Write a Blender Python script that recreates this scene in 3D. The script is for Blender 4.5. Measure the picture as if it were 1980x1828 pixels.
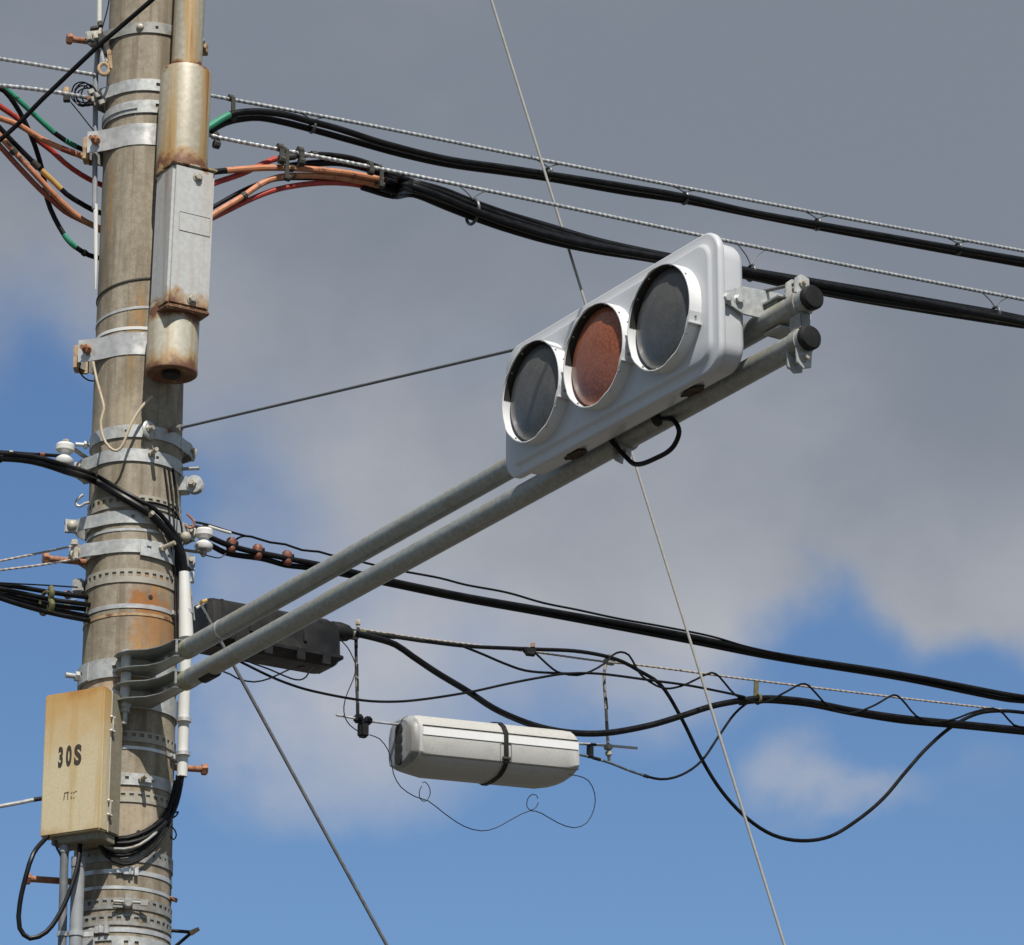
import bpy, bmesh, math, random
from mathutils import Vector as V, Matrix
random.seed(7)
sc = bpy.context.scene
for o in list(bpy.data.objects): bpy.data.objects.remove(o)
col = sc.collection

# ---------------------------------------------------------------- camera
PITCH = math.radians(20.0); FPX = 8000.0; CAM = V((0, 0, 1.6))
cam = bpy.data.objects.new('camera', bpy.data.cameras.new('camera')); col.objects.link(cam)
cam.location = CAM; cam.rotation_euler = (math.pi / 2 + PITCH, 0, 0)
cam.data.sensor_fit = 'HORIZONTAL'; cam.data.sensor_width = 36.0
cam.data.lens = FPX / 1980.0 * 36.0
cam.data.clip_start = 0.1; cam.data.clip_end = 5000
sc.camera = cam

# ---------------------------------------------------------------- world, sun, exposure
SUN_EL, SUN_AZ = math.radians(55), math.radians(169)   # azimuth clockwise from +Y: behind the camera
w = bpy.data.worlds.new('World'); sc.world = w; w.use_nodes = True
nt = w.node_tree; nt.nodes.clear()
def N(nt, typ, loc=None, **kw):
    n = nt.nodes.new(typ)
    for k, v in kw.items():
        if k.startswith('i_'):
            n.inputs[int(k[2:])].default_value = v
        else: setattr(n, k, v)
    return n
def L(nt, a, ao, b, bi): nt.links.new(a.outputs[ao], b.inputs[bi])
def math_n(nt, op, a, b=None, clamp=False):
    n = nt.nodes.new('ShaderNodeMath'); n.operation = op; n.use_clamp = clamp
    for i, x in enumerate((a, b)):
        if x is None: continue
        if isinstance(x, (int, float)): n.inputs[i].default_value = x
        else: nt.links.new(x, n.inputs[i])
    return n.outputs[0]
def mapr(nt, x, a, b, c=0.0, d=1.0, smooth=True):
    n = nt.nodes.new('ShaderNodeMapRange'); n.interpolation_type = 'SMOOTHSTEP' if smooth else 'LINEAR'
    nt.links.new(x, n.inputs['Value'])
    for k, v in zip(('From Min', 'From Max', 'To Min', 'To Max'), (a, b, c, d)): n.inputs[k].default_value = v
    return n.outputs['Result']
def mixc(nt, f, a, b, blend='MIX'):
    n = nt.nodes.new('ShaderNodeMix'); n.data_type = 'RGBA'; n.blend_type = blend
    if isinstance(f, (int, float)): n.inputs[0].default_value = f
    else: nt.links.new(f, n.inputs[0])
    for i, x in ((6, a), (7, b)):
        if isinstance(x, (tuple, list)): n.inputs[i].default_value = (*x[:3], 1)
        else: nt.links.new(x, n.inputs[i])
    return n.outputs[2]
def noise_n(nt, vec, scale, detail=5, rough=.55, dist=0.0):
    n = nt.nodes.new('ShaderNodeTexNoise'); n.inputs['Scale'].default_value = scale
    n.inputs['Detail'].default_value = detail; n.inputs['Roughness'].default_value = rough
    n.inputs['Distortion'].default_value = dist
    nt.links.new(vec, n.inputs['Vector']); return n.outputs['Fac']
def mapping(nt, vec, scale=(1, 1, 1), loc=(0, 0, 0)):
    n = nt.nodes.new('ShaderNodeMapping'); n.inputs['Scale'].default_value = scale; n.inputs['Location'].default_value = loc
    nt.links.new(vec, n.inputs['Vector']); return n.outputs['Vector']

def ray(px, py):
    u = (px - 990) / FPX; v = (914 - py) / FPX; c, s = math.cos(PITCH), math.sin(PITCH)
    return V((u, c - s * v, s + c * v))

sky = N(nt, 'ShaderNodeTexSky', sky_type='NISHITA', sun_disc=False, sun_elevation=SUN_EL, sun_rotation=SUN_AZ,
        altitude=50, air_density=1.15, dust_density=0.6, ozone_density=2.2)
tc = N(nt, 'ShaderNodeTexCoord'); dirv = tc.outputs['Generated']
sep = N(nt, 'ShaderNodeSeparateXYZ'); nt.links.new(dirv, sep.inputs[0])
zc = sep.outputs['Z']
warp = mapping(nt, dirv, (1, 1, 1.5), (.31, .12, .4))
n1 = noise_n(nt, warp, 5.5, 7, .56, .25)
n2 = noise_n(nt, mapping(nt, dirv, (1, 1, 1.3), (2.3, 1.2, .7)), 9.0, 6, .55, .2)
n3 = noise_n(nt, mapping(nt, dirv, (1, 1, 1), (5.3, .2, 1.7)), 3.2, 3, .5)
wn = nt.nodes.new('ShaderNodeTexNoise'); wn.inputs['Scale'].default_value = 14; wn.inputs['Detail'].default_value = 6; nt.links.new(dirv, wn.inputs['Vector'])
wsub = nt.nodes.new('ShaderNodeVectorMath'); wsub.operation = 'MULTIPLY_ADD'; nt.links.new(wn.outputs['Color'], wsub.inputs[0]); wsub.inputs[1].default_value = (.09, .09, .09); wsub.inputs[2].default_value = (-.045, -.045, -.045)
wadd = nt.nodes.new('ShaderNodeVectorMath'); wadd.operation = 'ADD'; nt.links.new(dirv, wadd.inputs[0]); nt.links.new(wsub.outputs[0], wadd.inputs[1]); wdir = wadd.outputs[0]
def blob(px, py, rx, ry):                       # a bank of cloud or a gap: soft-edged region of the sky dome
    d = ray(px, py).normalized()
    m = nt.nodes.new('ShaderNodeVectorMath'); m.operation = 'SUBTRACT'; nt.links.new(wdir, m.inputs[0]); m.inputs[1].default_value = d
    s = nt.nodes.new('ShaderNodeVectorMath'); s.operation = 'MULTIPLY'; nt.links.new(m.outputs[0], s.inputs[0])
    s.inputs[1].default_value = (FPX / rx, FPX / ry * .35, FPX / ry * .94)
    l = nt.nodes.new('ShaderNodeVectorMath'); l.operation = 'LENGTH'; nt.links.new(s.outputs[0], l.inputs[0])
    return mapr(nt, l.outputs['Value'], 1.25, 0.0)
cover = mapr(nt, zc, .235, .40, -.35, .95, False)
cover = math_n(nt, 'ADD', cover, math_n(nt, 'MULTIPLY', math_n(nt, 'SUBTRACT', n1, .5), 1.15))
for (px, py, rx, ry, k) in [
        (1150, 1060, 640, 330, .60), (620, 1480, 360, 230, .50), (1570, 1560, 130, 130, .34), (1730, 1600, 160, 70, .3), (1950, 1130, 240, 190, .50),
        (20, 1000, 300, 460, -.85), (1640, 1240, 240, 130, -.45), (420, 960, 200, 200, -.12), (1700, 760, 460, 260, .35), (1850, 1420, 460, 150, -.35)]:
    cover = math_n(nt, 'ADD', cover, math_n(nt, 'MULTIPLY', blob(px, py, rx, ry), k))
mask = mapr(nt, cover, .02, .72)
thick = math_n(nt, 'ADD', math_n(nt, 'MULTIPLY', n2, .9), math_n(nt, 'MULTIPLY', n3, .9))
thick = mapr(nt, math_n(nt, 'ADD', thick, mapr(nt, zc, .28, .42, -.33, .30, False)), .45, 1.35)
cloud = mixc(nt, thick, (5.15, 5.2, 5.45), (2.2, 2.46, 2.86))
bluesky = mixc(nt, 1.0, sky.outputs[0], (.67, .82, 1.0), 'MULTIPLY')
skyc = mixc(nt, math_n(nt, 'MULTIPLY', mask, .93), bluesky, cloud)
bg = N(nt, 'ShaderNodeBackground'); bg.inputs['Strength'].default_value = 0.073
nt.links.new(skyc, bg.inputs['Color'])
out = N(nt, 'ShaderNodeOutputWorld'); L(nt, bg, 0, out, 0)

sd = bpy.data.lights.new('sun', 'SUN'); sd.energy = 4.9; sd.angle = math.radians(.53); sd.color = (1, .955, .88)
sun = bpy.data.objects.new('sun', sd); col.objects.link(sun)
svec = V((math.sin(SUN_AZ) * math.cos(SUN_EL), math.cos(SUN_AZ) * math.cos(SUN_EL), math.sin(SUN_EL)))
sun.rotation_euler = svec.to_track_quat('Z', 'Y').to_euler(); sun.location = (0, 0, 30)
sc.view_settings.view_transform = 'Standard'; sc.view_settings.look = 'None'
sc.view_settings.gamma = 1; sc.view_settings.use_curve_mapping = False; sc.view_settings.exposure = 0.45

# ---------------------------------------------------------------- the place: pole, arm and street directions
PX, PY = -1.2, 12.4                              # pole axis
A3 = V((.528, -.849, 0)).normalized()            # the signal arm
U3 = V((.849, .528, 0)).normalized()             # along the street
N3 = -U3                                         # the signal faces this way
Z3 = V((0, 0, 1)); POLE = V((PX, PY, 0))
def PR(z): return .144 + (6.35 - z) / 210
def street(px, py, o):                           # point of a pixel ray on the vertical plane along the street, o metres arm-side of the pole
    d = ray(px, py); t = (o - A3.dot(CAM - POLE)) / A3.dot(d); return CAM + d * t
def across(px, py, o):                           # the same for the vertical plane along the arm
    d = ray(px, py); t = (o - U3.dot(CAM - POLE)) / U3.dot(d); return CAM + d * t
def atY(px, py, dy=0.0):                         # on the plane Y = pole axis + dy
    d = ray(px, py); return CAM + d * ((PY + dy) / d.y)
def zf(py):                                      # height of the pole front seen on image row py
    return atY(294 - .0325 * py, py, -.145).z
def onpole(px, py, ex=0.0):
    d = ray(px, py); r = .146 + ex
    for _ in range(3):
        a = d.x ** 2 + d.y ** 2; b = -2 * (d.x * PX + d.y * PY); c = PX ** 2 + PY ** 2 - r * r
        q = b * b - 4 * a * c
        t = (-b - math.sqrt(q)) / (2 * a) if q > 0 else -b / (2 * a)
        p = CAM + d * t; r = PR(p.z) + ex
    return p
def pc(phi, z, ex=0.0):                          # point on the pole, phi = 0 towards the camera, 90 to the right
    f = math.radians(phi); r = PR(z) + ex
    return V((PX + r * math.sin(f), PY - r * math.cos(f), z))
def rad(phi): f = math.radians(phi); return V((math.sin(f), -math.cos(f), 0))
def tan_(phi): f = math.radians(phi); return V((math.cos(f), math.sin(f), 0))
def phi_of(p): return math.degrees(math.atan2(p.x - PX, PY - p.y))
MPX = 13.05 / FPX                                # metres per pixel at the pole

# ---------------------------------------------------------------- mesh helpers
def perp(d):
    d = d.normalized(); h = V((0, 0, 1)) if abs(d.z) < .9 else V((1, 0, 0))
    x = d.cross(h).normalized(); return x, d.cross(x).normalized()
def spline(pts, step=.02):
    pts = [V(p) for p in pts]
    if len(pts) < 3: 
        n = max(1, int((pts[1] - pts[0]).length / .25)); return [pts[0].lerp(pts[1], i / n) for i in range(n + 1)]
    P = [pts[0] * 2 - pts[1]] + pts + [pts[-1] * 2 - pts[-2]]; out = []
    for i in range(1, len(P) - 2):
        p0, p1, p2, p3 = P[i - 1:i + 3]; n = max(2, min(400, int((p2 - p1).length / step)))
        d1 = (p2 - p1).length or 1e-6; m1 = (p2 - p0) * (d1 / ((p1 - p0).length + d1)); m2 = (p3 - p1) * (d1 / ((p3 - p2).length + d1))
        for k in range(n):
            t = k / n; t2 = t * t; t3 = t2 * t
            out.append((2 * t3 - 3 * t2 + 1) * p1 + (t3 - 2 * t2 + t) * m1 + (-2 * t3 + 3 * t2) * p2 + (t3 - t2) * m2)
    out.append(pts[-1]); return out
ORG = {}
def children_of(o): return o.children
class MB:
    def __init__(s): s.v = []; s.f = []
    def add(s, v, f):
        b = len(s.v); s.v += [V(x) for x in v]; s.f += [tuple(i + b for i in g) for g in f]; return s
    def box(s, c, sx, sy, sz, X=V((1, 0, 0)), Y=V((0, 1, 0)), Z=V((0, 0, 1))):
        c = V(c); v = [c + X * (sx / 2 * i) + Y * (sy / 2 * j) + Z * (sz / 2 * k) for i in (-1, 1) for j in (-1, 1) for k in (-1, 1)]
        return s.add(v, [(0, 1, 3, 2), (4, 6, 7, 5), (0, 4, 5, 1), (2, 3, 7, 6), (0, 2, 6, 4), (1, 5, 7, 3)])
    def prism(s, poly, off):                      # planar polygon (world points) pushed along off
        n = len(poly); off = V(off)
        return s.add(list(poly) + [V(p) + off for p in poly], [tuple(range(n))[::-1], tuple(range(n, 2 * n))] + [(i, (i + 1) % n, n + (i + 1) % n, n + i) for i in range(n)])
    def lathe(s, p, ax, prof, n=20, cap=True):
        ax = V(ax).normalized(); x, y = perp(ax); p = V(p); vv = []; ff = []
        for (r, h) in prof:
            for k in range(n):
                t = 2 * math.pi * k / n; vv.append(p + ax * h + (x * math.cos(t) + y * math.sin(t)) * r)
        for i in range(len(prof) - 1):
            for k in range(n): ff.append((i * n + k, i * n + (k + 1) % n, (i + 1) * n + (k + 1) % n, (i + 1) * n + k))
        if cap: ff += [tuple(range(n))[::-1], tuple((len(prof) - 1) * n + k for k in range(n))]
        return s.add(vv, ff)
    def cyl(s, p0, p1, r0, r1=None, n=14):
        p0, p1 = V(p0), V(p1); return s.lathe(p0, p1 - p0, [(r0, 0), (r0 if r1 is None else r1, (p1 - p0).length)], n)
    def dome(s, p, d, r, h, n=14):
        return s.lathe(p, d, [(r, 0), (r * .97, h * .35), (r * .8, h * .7), (r * .45, h * .93), (r * .08, h)], n)
    def hexa(s, p, d, r, h): return s.lathe(p, d, [(r, 0), (r, h * .85), (r * .85, h)], 6)
    def bolt(s, p, d, r, h, sl=0, sr=None):       # hexagon head at p, shank along -d or stub along +d
        d = V(d).normalized(); s.hexa(p, d, r, h)
        if sl: s.cyl(V(p), V(p) + d * sl, sr or r * .5, n=10)
        return s
    def tube(s, pts, r, n=10, lobes=0, twist=0.0, closed=False):
        pts = [V(p) for p in pts]; m = len(pts); vv = []; ff = []
        t0 = (pts[1] - pts[0]).normalized(); x, _ = perp(t0); acc = 0.0
        for i, p in enumerate(pts):
            if closed: t = (pts[(i + 1) % m] - pts[i - 1]).normalized()
            else: t = (pts[min(i + 1, m - 1)] - pts[max(i - 1, 0)]).normalized()
            x = (x - t * x.dot(t)).normalized(); y = t.cross(x)
            if i: acc += (p - pts[i - 1]).length
            rr = r[i] if isinstance(r, (list, tuple)) else r
            for k in range(n):
                a = 2 * math.pi * k / n; q = rr * (1 + (.11 * math.cos(lobes * a) if lobes else 0)); b = a + twist * acc
                vv.append(p + x * (q * math.cos(b)) + y * (q * math.sin(b)))
        for i in range(m if closed else m - 1):
            j = (i + 1) % m
            for k in range(n): ff.append((i * n + k, i * n + (k + 1) % n, j * n + (k + 1) % n, j * n + k))
        if not closed: ff += [tuple(range(n))[::-1], tuple((m - 1) * n + k for k in range(n))]
        return s.add(vv, ff)
    def torus(s, c, ax, R, r, n=20, m=8, ex=1.0, xdir=None):
        ax = V(ax).normalized(); x, y = perp(ax)
        if xdir is not None: x = V(xdir).normalized(); y = ax.cross(x)
        return s.tube([V(c) + x * (R * ex * math.cos(2 * math.pi * i / n)) + y * (R * math.sin(2 * math.pi * i / n)) for i in range(n)], r, m, closed=True)
    def strip(s, path, z0, z1, th, side=1):       # path: plan points; a plate standing on edge along it
        path = [V((p[0], p[1], 0)) for p in path]; m = len(path); vv = []; ff = []
        for i, p in enumerate(path):
            t = (path[min(i + 1, m - 1)] - path[max(i - 1, 0)]).normalized(); nn = V((t.y, -t.x, 0)) * (th * side)
            for q, z in ((p, z0), (p, z1), (p + nn, z1), (p + nn, z0)): vv.append(V((q.x, q.y, z)))
        for i in range(m - 1):
            for k in range(4): ff.append((4 * i + k, 4 * i + (k + 1) % 4, 4 * i + 4 + (k + 1) % 4, 4 * i + 4 + k))
        ff += [(3, 2, 1, 0), tuple(4 * (m - 1) + k for k in range(4))]
        return s.add(vv, ff)
    def ring(s, z, h, th, ex=.0015, a0=-180, a1=180, holes=(), tilt=0, tphi=0):   # strap round the pole with real holes
        zs = sorted({-h / 2, h / 2} | {q for g in holes for q in (g[2] - g[3] / 2, g[2] + g[3] / 2)})
        an = {a0, a1} | {q for g in holes for q in (g[0] - g[1] / 2, g[0] + g[1] / 2)}
        q = a0
        while q < a1: an.add(q); q += 6
        an = sorted(x for x in an if a0 <= x <= a1); A = [an[0]]
        for x in an[1:]:
            if x - A[-1] > .15: A.append(x)
        full = a1 - a0 >= 359.9
        if full: A[-1] = a1
        na, nz = len(A), len(zs)
        def solid(i, j):
            am, zm = (A[i] + A[i + 1]) / 2, (zs[j] + zs[j + 1]) / 2
            return not any(abs(am - g[0]) < g[1] / 2 and abs(zm - g[2]) < g[3] / 2 for g in holes)
        S = {(i, j) for i in range(na - 1) for j in range(nz - 1) if solid(i, j)}
        r = PR(z) + ex; idx = {}; vv = []; ff = []
        def vert(i, j, k):
            if full and i == na - 1: i = 0
            if (i, j, k) not in idx:
                f = math.radians(A[i]); R = r + k * th; zz = z + zs[j] + math.tan(math.radians(tilt)) * r * math.cos(f - math.radians(tphi))
                idx[(i, j, k)] = len(vv); vv.append(V((PX + R * math.sin(f), PY - R * math.cos(f), zz)))
            return idx[(i, j, k)]
        for (i, j) in S:
            ff.append((vert(i, j, 1), vert(i + 1, j, 1), vert(i + 1, j + 1, 1), vert(i, j + 1, 1)))
            ff.append((vert(i, j, 0), vert(i, j + 1, 0), vert(i + 1, j + 1, 0), vert(i + 1, j, 0)))
            for (di, dj, e) in ((0, -1, ((i, j), (i + 1, j))), (0, 1, ((i + 1, j + 1), (i, j + 1))), (-1, 0, ((i, j + 1), (i, j))), (1, 0, ((i + 1, j), (i + 1, j + 1)))):
                ni = i + di
                if full: ni %= (na - 1)
                if (ni, j + dj) not in S:
                    (p, q2) = e; ff.append((vert(*p, 0), vert(*q2, 0), vert(*q2, 1), vert(*p, 1)))
        return s.add(vv, ff)
    def build(s, name, mat, parent=None, bevel=0, smooth=True, ang=35, label=None, kind=None):
        org = ORG[parent.name] if parent is not None else (sum(s.v, V((0, 0, 0))) / len(s.v))
        me = bpy.data.meshes.new(name); me.from_pydata([tuple(v - org) for v in s.v], [], s.f); me.validate()
        bm = bmesh.new(); bm.from_mesh(me)
        bmesh.ops.recalc_face_normals(bm, faces=bm.faces)
        if bevel:
            es = [e for e in bm.edges if len(e.link_faces) == 2 and e.calc_face_angle(0) > .6]
            bmesh.ops.bevel(bm, geom=es, offset=bevel, segments=2, affect='EDGES', clamp_overlap=True)
        bm.to_mesh(me); bm.free()
        me.materials.append(mat)
        if smooth:
            me.polygons.foreach_set('use_smooth', [True] * len(me.polygons)); me.set_sharp_from_angle(angle=math.radians(ang))
        o = bpy.data.objects.new(name, me); col.objects.link(o)
        if parent is not None: o.parent = parent; ORG[o.name] = org
        else: o.location = org; ORG[o.name] = org
        if label: o['label'] = label
        if kind: o['kind'] = kind
        return o
def thing(name, label, cat, loc, group=None):
    o = bpy.data.objects.new(name, None); col.objects.link(o); o.location = loc; o.empty_display_size = .05
    ORG[o.name] = V(loc); o['label'] = label; o['category'] = cat
    if group: o['group'] = group
    return o
def tag(o, label, cat, group=None):
    o['label'] = label; o['category'] = cat
    if group: o['group'] = group
    return o

# ---------------------------------------------------------------- materials
def newmat(name):
    m = bpy.data.materials.new(name); m.use_nodes = True; t = m.node_tree; b = t.nodes['Principled BSDF']
    g = t.nodes.new('ShaderNodeNewGeometry'); return m, t, b, g.outputs['Position']
def bumpto(t, b, h, strength, dist=.002):
    n = t.nodes.new('ShaderNodeBump'); n.inputs['Strength'].default_value = strength; n.inputs['Distance'].default_value = dist
    t.links.new(h, n.inputs['Height']); t.links.new(n.outputs[0], b.inputs['Normal'])
def pm(name, c1, c2, scale=30, rough=.5, metal=0.0, bump=.2, lo=.35, hi=.65, dirt=None, dscale=12, dlo=.52, dhi=.66, dstretch=(1, 1, 1), coat=0, rvar=.12, spec=.5, stretch=(1, 1, 1)):
    m, t, b, pos = newmat(name)
    f = noise_n(t, mapping(t, pos, stretch), scale, 6, .6)
    c = mixc(t, mapr(t, f, lo, hi), c1, c2)
    b.inputs['Metallic'].default_value = metal
    if dirt:
        d = noise_n(t, mapping(t, pos, dstretch, (3.1, 1.7, .3)), dscale, 7, .62, .3); dm = mapr(t, d, dlo, dhi)
        c = mixc(t, dm, c, dirt)
        if metal: t.links.new(mapr(t, d, dlo, dhi, metal, 0.0), b.inputs['Metallic'])
    t.links.new(c, b.inputs['Base Color'])
    t.links.new(mapr(t, f, .2, .8, max(.03, rough - rvar), min(1, rough + rvar)), b.inputs['Roughness'])
    b.inputs['Coat Weight'].default_value = coat; b.inputs['Specular IOR Level'].default_value = spec
    if bump: bumpto(t, b, f, bump)
    return m
M = {}
M['galv'] = pm('galvanised_steel', (.42, .435, .43), (.54, .55, .54), 55, .5, .25, .12, dirt=(.31, .30, .26), dscale=18, dlo=.5, dhi=.75)
M['galv_pipe'] = pm('galvanised_pipe', (.29, .305, .29), (.39, .405, .385), 60, .42, .35, .12, dirt=(.25, .225, .15), dscale=7, dlo=.50, dhi=.72, dstretch=(1, .6, 2.5))
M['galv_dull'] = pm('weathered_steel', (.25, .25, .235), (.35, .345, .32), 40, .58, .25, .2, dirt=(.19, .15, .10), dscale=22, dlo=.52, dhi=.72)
M['stainless'] = pm('stainless_strap', (.56, .55, .53), (.70, .69, .66), 30, .34, .45, .06, dirt=(.38, .33, .26), dscale=14, dlo=.55, dhi=.8)
M['tan_steel'] = pm('tan_oxidised_steel', (.46, .33, .18), (.36, .24, .13), 40, .7, 0, .3, dirt=(.17, .07, .035), dscale=30)
M['rust_bolt'] = pm('rusty_steel', (.36, .165, .085), (.24, .09, .045), 70, .8, 0, .5, dirt=(.47, .27, .17), dscale=35, dlo=.5, dhi=.7)
M['bolt_pale'] = pm('oxidised_bolt', (.46, .43, .36), (.36, .32, .25), 60, .6, .15, .3)
M['strand'] = pm('strand_wire', (.46, .47, .48), (.54, .55, .56), 40, .42, .5, .05)
M['strand_old'] = pm('rusty_strand_wire', (.34, .28, .24), (.42, .38, .34), 50, .6, .2, .1)
M['guywire'] = pm('grey_guy_wire', (.33, .32, .29), (.38, .37, .34), 60, .65, 0, .1)
M['guy_dark'] = pm('dark_guy_wire', (.10, .105, .11), (.14, .145, .15), 60, .6, .1, .1)
M['perf'] = pm('weathered_perforated_steel', (.33, .31, .26), (.40, .375, .31), 45, .65, .1, .2, dirt=(.30, .21, .11), dscale=16, dlo=.54, dhi=.72)
M['black'] = pm('black_cable_sheath', (.0035, .0038, .005), (.007, .0072, .0085), 25, .42, 0, .08, spec=.18)
M['blackmatt'] = pm('black_rubber', (.006, .006, .006), (.011, .0105, .01), 30, .6, 0, .2, spec=.3)
M['closure'] = pm('black_closure_plastic', (.008, .008, .008), (.014, .0135, .013), 10, .5, 0, .15, dirt=(.04, .037, .032), dscale=8, dlo=.5, dhi=.75, spec=.3)
M['orange'] = pm('orange_cable_cover', (.60, .25, .125), (.50, .19, .085), 30, .55, 0, .15, dirt=(.09, .045, .03), dscale=30, dlo=.54, dhi=.68)
M['red'] = pm('red_cable_cover', (.48, .045, .03), (.36, .03, .022), 30, .45, 0, .1, dirt=(.55, .12, .06), dscale=30, dlo=.6, dhi=.68)
M['maroon'] = pm('dull_red_cable_cover', (.26, .06, .04), (.34, .085, .05), 30, .55, 0, .1)
M['green'] = pm('green_cable_cover', (.012, .22, .125), (.02, .27, .16), 30, .5, 0, .1, dirt=(.008, .07, .045), dscale=25, dlo=.62, dhi=.7)
M['yellow'] = pm('yellow_cable_cover', (.62, .38, .10), (.52, .31, .08), 30, .55, 0, .1)
M['tape'] = pm('dark_tape', (.03, .028, .022), (.045, .04, .03), 60, .7, 0, .2)
M['olive'] = pm('olive_webbing', (.14, .13, .05), (.09, .085, .035), 60, .8, 0, .3)
M['white'] = pm('white_pvc', (.74, .74, .71), (.68, .67, .63), 12, .45, 0, .05, dirt=(.48, .45, .38), dscale=14, dlo=.58, dhi=.8, dstretch=(1, 1, .3))
M['porcelain'] = pm('white_porcelain', (.80, .79, .76), (.74, .73, .69), 25, .18, 0, .02, coat=.4)
M['pvc_grey'] = pm('grey_pvc', (.25, .265, .28), (.32, .335, .35), 14, .5, 0, .05, dirt=(.2, .19, .17), dscale=10, dstretch=(1, 1, .2))
M['pale_rod'] = pm('pale_sleeve', (.60, .59, .54), (.68, .67, .62), 30, .5, 0, .05)
M['brown_conn'] = pm('brown_connector', (.22, .065, .03), (.15, .045, .022), 60, .6, 0, .3, dirt=(.30, .14, .08), dscale=50)
M['signal'] = pm('signal_grey_paint', (.54, .555, .58), (.57, .585, .61), 5, .3, 0, .015, coat=.15, rvar=.04, spec=.35)
M['hood'] = pm('hood_paint', (.76, .77, .78), (.78, .79, .80), 8, .35, 0, .02, coat=.2, rvar=.04)
M['dark'] = pm('dark_void', (.012, .012, .012), (.02, .018, .016), 40, .9, 0, .2)
M['nest'] = pm('rusty_opening', (.02, .016, .012), (.08, .045, .025), 110, .9, 0, .8)
M['closure_white'] = pm('closure_grey_white', (.43, .425, .40), (.47, .465, .44), 150, .6, 0, .08, dirt=(.38, .37, .345), dscale=20, dlo=.5, dhi=.8)
M['closure_stripe'] = pm('closure_white_stripe', (.84, .84, .83), (.80, .80, .79), 30, .4, 0, .02)
M['blue_cable'] = pm('weathered_blue_sheath', (.055, .085, .12), (.10, .15, .20), 45, .5, 0, .1, dirt=(.40, .45, .48), dscale=40, dlo=.60, dhi=.68)
M['beige_wire'] = pm('beige_wire', (.50, .42, .30), (.42, .34, .23), 25, .6, 0, .1, dirt=(.45, .18, .07), dscale=18, dlo=.62, dhi=.7)
M['stencil'] = pm('stencil_black', (.03, .022, .016), (.05, .035, .022), 90, .75, 0, 0)
M['stencil_worn'] = pm('worn_stencil_print', (.10, .06, .03), (.24, .17, .09), 120, .8, 0, 0)
M['greyhook'] = pm('hanger_coating', (.06, .063, .07), (.10, .105, .11), 40, .45, .2, .05)
M['asphalt'] = pm('asphalt', (.055, .052, .046), (.075, .07, .06), 2.5, .9, 0, .3, dirt=(.09, .082, .068), dscale=.4)

def concrete():
    m, t, b, pos = newmat('aged_concrete')
    f = noise_n(t, pos, 42, 8, .65); g = noise_n(t, mapping(t, pos, (1, 1, .07)), 26, 5, .55); s = noise_n(t, pos, 330, 3, .6)
    c = mixc(t, mapr(t, f, .3, .72), (.275, .235, .175), (.385, .335, .26))
    c = mixc(t, mapr(t, g, .42, .70, 0, .9), c, (.175, .14, .095))
    k = noise_n(t, mapping(t, pos, (1, 1, .12), (4, 2, 1)), 14, 4, .5)
    c = mixc(t, mapr(t, k, .55, .72, 0, .6), c, (.45, .405, .325))
    c = mixc(t, mapr(t, s, .57, .68, 0, .7), c, (.10, .08, .052))
    bl = noise_n(t, mapping(t, pos, (1, 1, .5), (9, 1, 3)), 11, 6, .6); c = mixc(t, mapr(t, bl, .52, .68, 0, .55), c, (.20, .165, .115))
    wv = noise_n(t, pos, 30, 6, .6, .4)
    for (px, py, rx, rz, cc, st) in [(285, 1165, .075, .06, (.33, .115, .03), .85), (300, 1215, .09, .13, (.36, .165, .05), .72), (300, 1125, .06, .04, (.42, .21, .06), .7),
                                     (280, 1285, .07, .08, (.46, .25, .09), .6), (255, 660, .02, .20, (.40, .24, .10), .6), (214, 400, .012, .2, (.33, .19, .07), .7), (272, 610, .02, .12, (.42, .23, .08), .6),
                                     (240, 800, .06, .1, (.50, .42, .30), .5), (210, 1330, .1, .06, (.52, .38, .26), .6), (270, 1590, .08, .16, (.50, .40, .28), .5)]:
        p = onpole(px, py)
        q = t.nodes.new('ShaderNodeVectorMath'); q.operation = 'SUBTRACT'; t.links.new(pos, q.inputs[0]); q.inputs[1].default_value = p
        q2 = t.nodes.new('ShaderNodeVectorMath'); q2.operation = 'DIVIDE'; t.links.new(q.outputs[0], q2.inputs[0]); q2.inputs[1].default_value = (rx, rx * 1.6, rz)
        q3 = t.nodes.new('ShaderNodeVectorMath'); q3.operation = 'LENGTH'; t.links.new(q2.outputs[0], q3.inputs[0])
        d = math_n(t, 'ADD', q3.outputs['Value'], math_n(t, 'MULTIPLY', math_n(t, 'ADD', math_n(t, 'MULTIPLY', math_n(t, 'SUBTRACT', wv, .5), .9), math_n(t, 'SUBTRACT', g, .5)), 1.9))
        c = mixc(t, mapr(t, d, 1.15, .25, 0, st), c, cc)
    t.links.new(c, b.inputs['Base Color']); b.inputs['Roughness'].default_value = .9; b.inputs['Specular IOR Level'].default_value = .25
    bumpto(t, b, math_n(t, 'ADD', f, math_n(t, 'MULTIPLY', s, .5)), .35, .003); return m
M['concrete'] = concrete()
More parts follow.
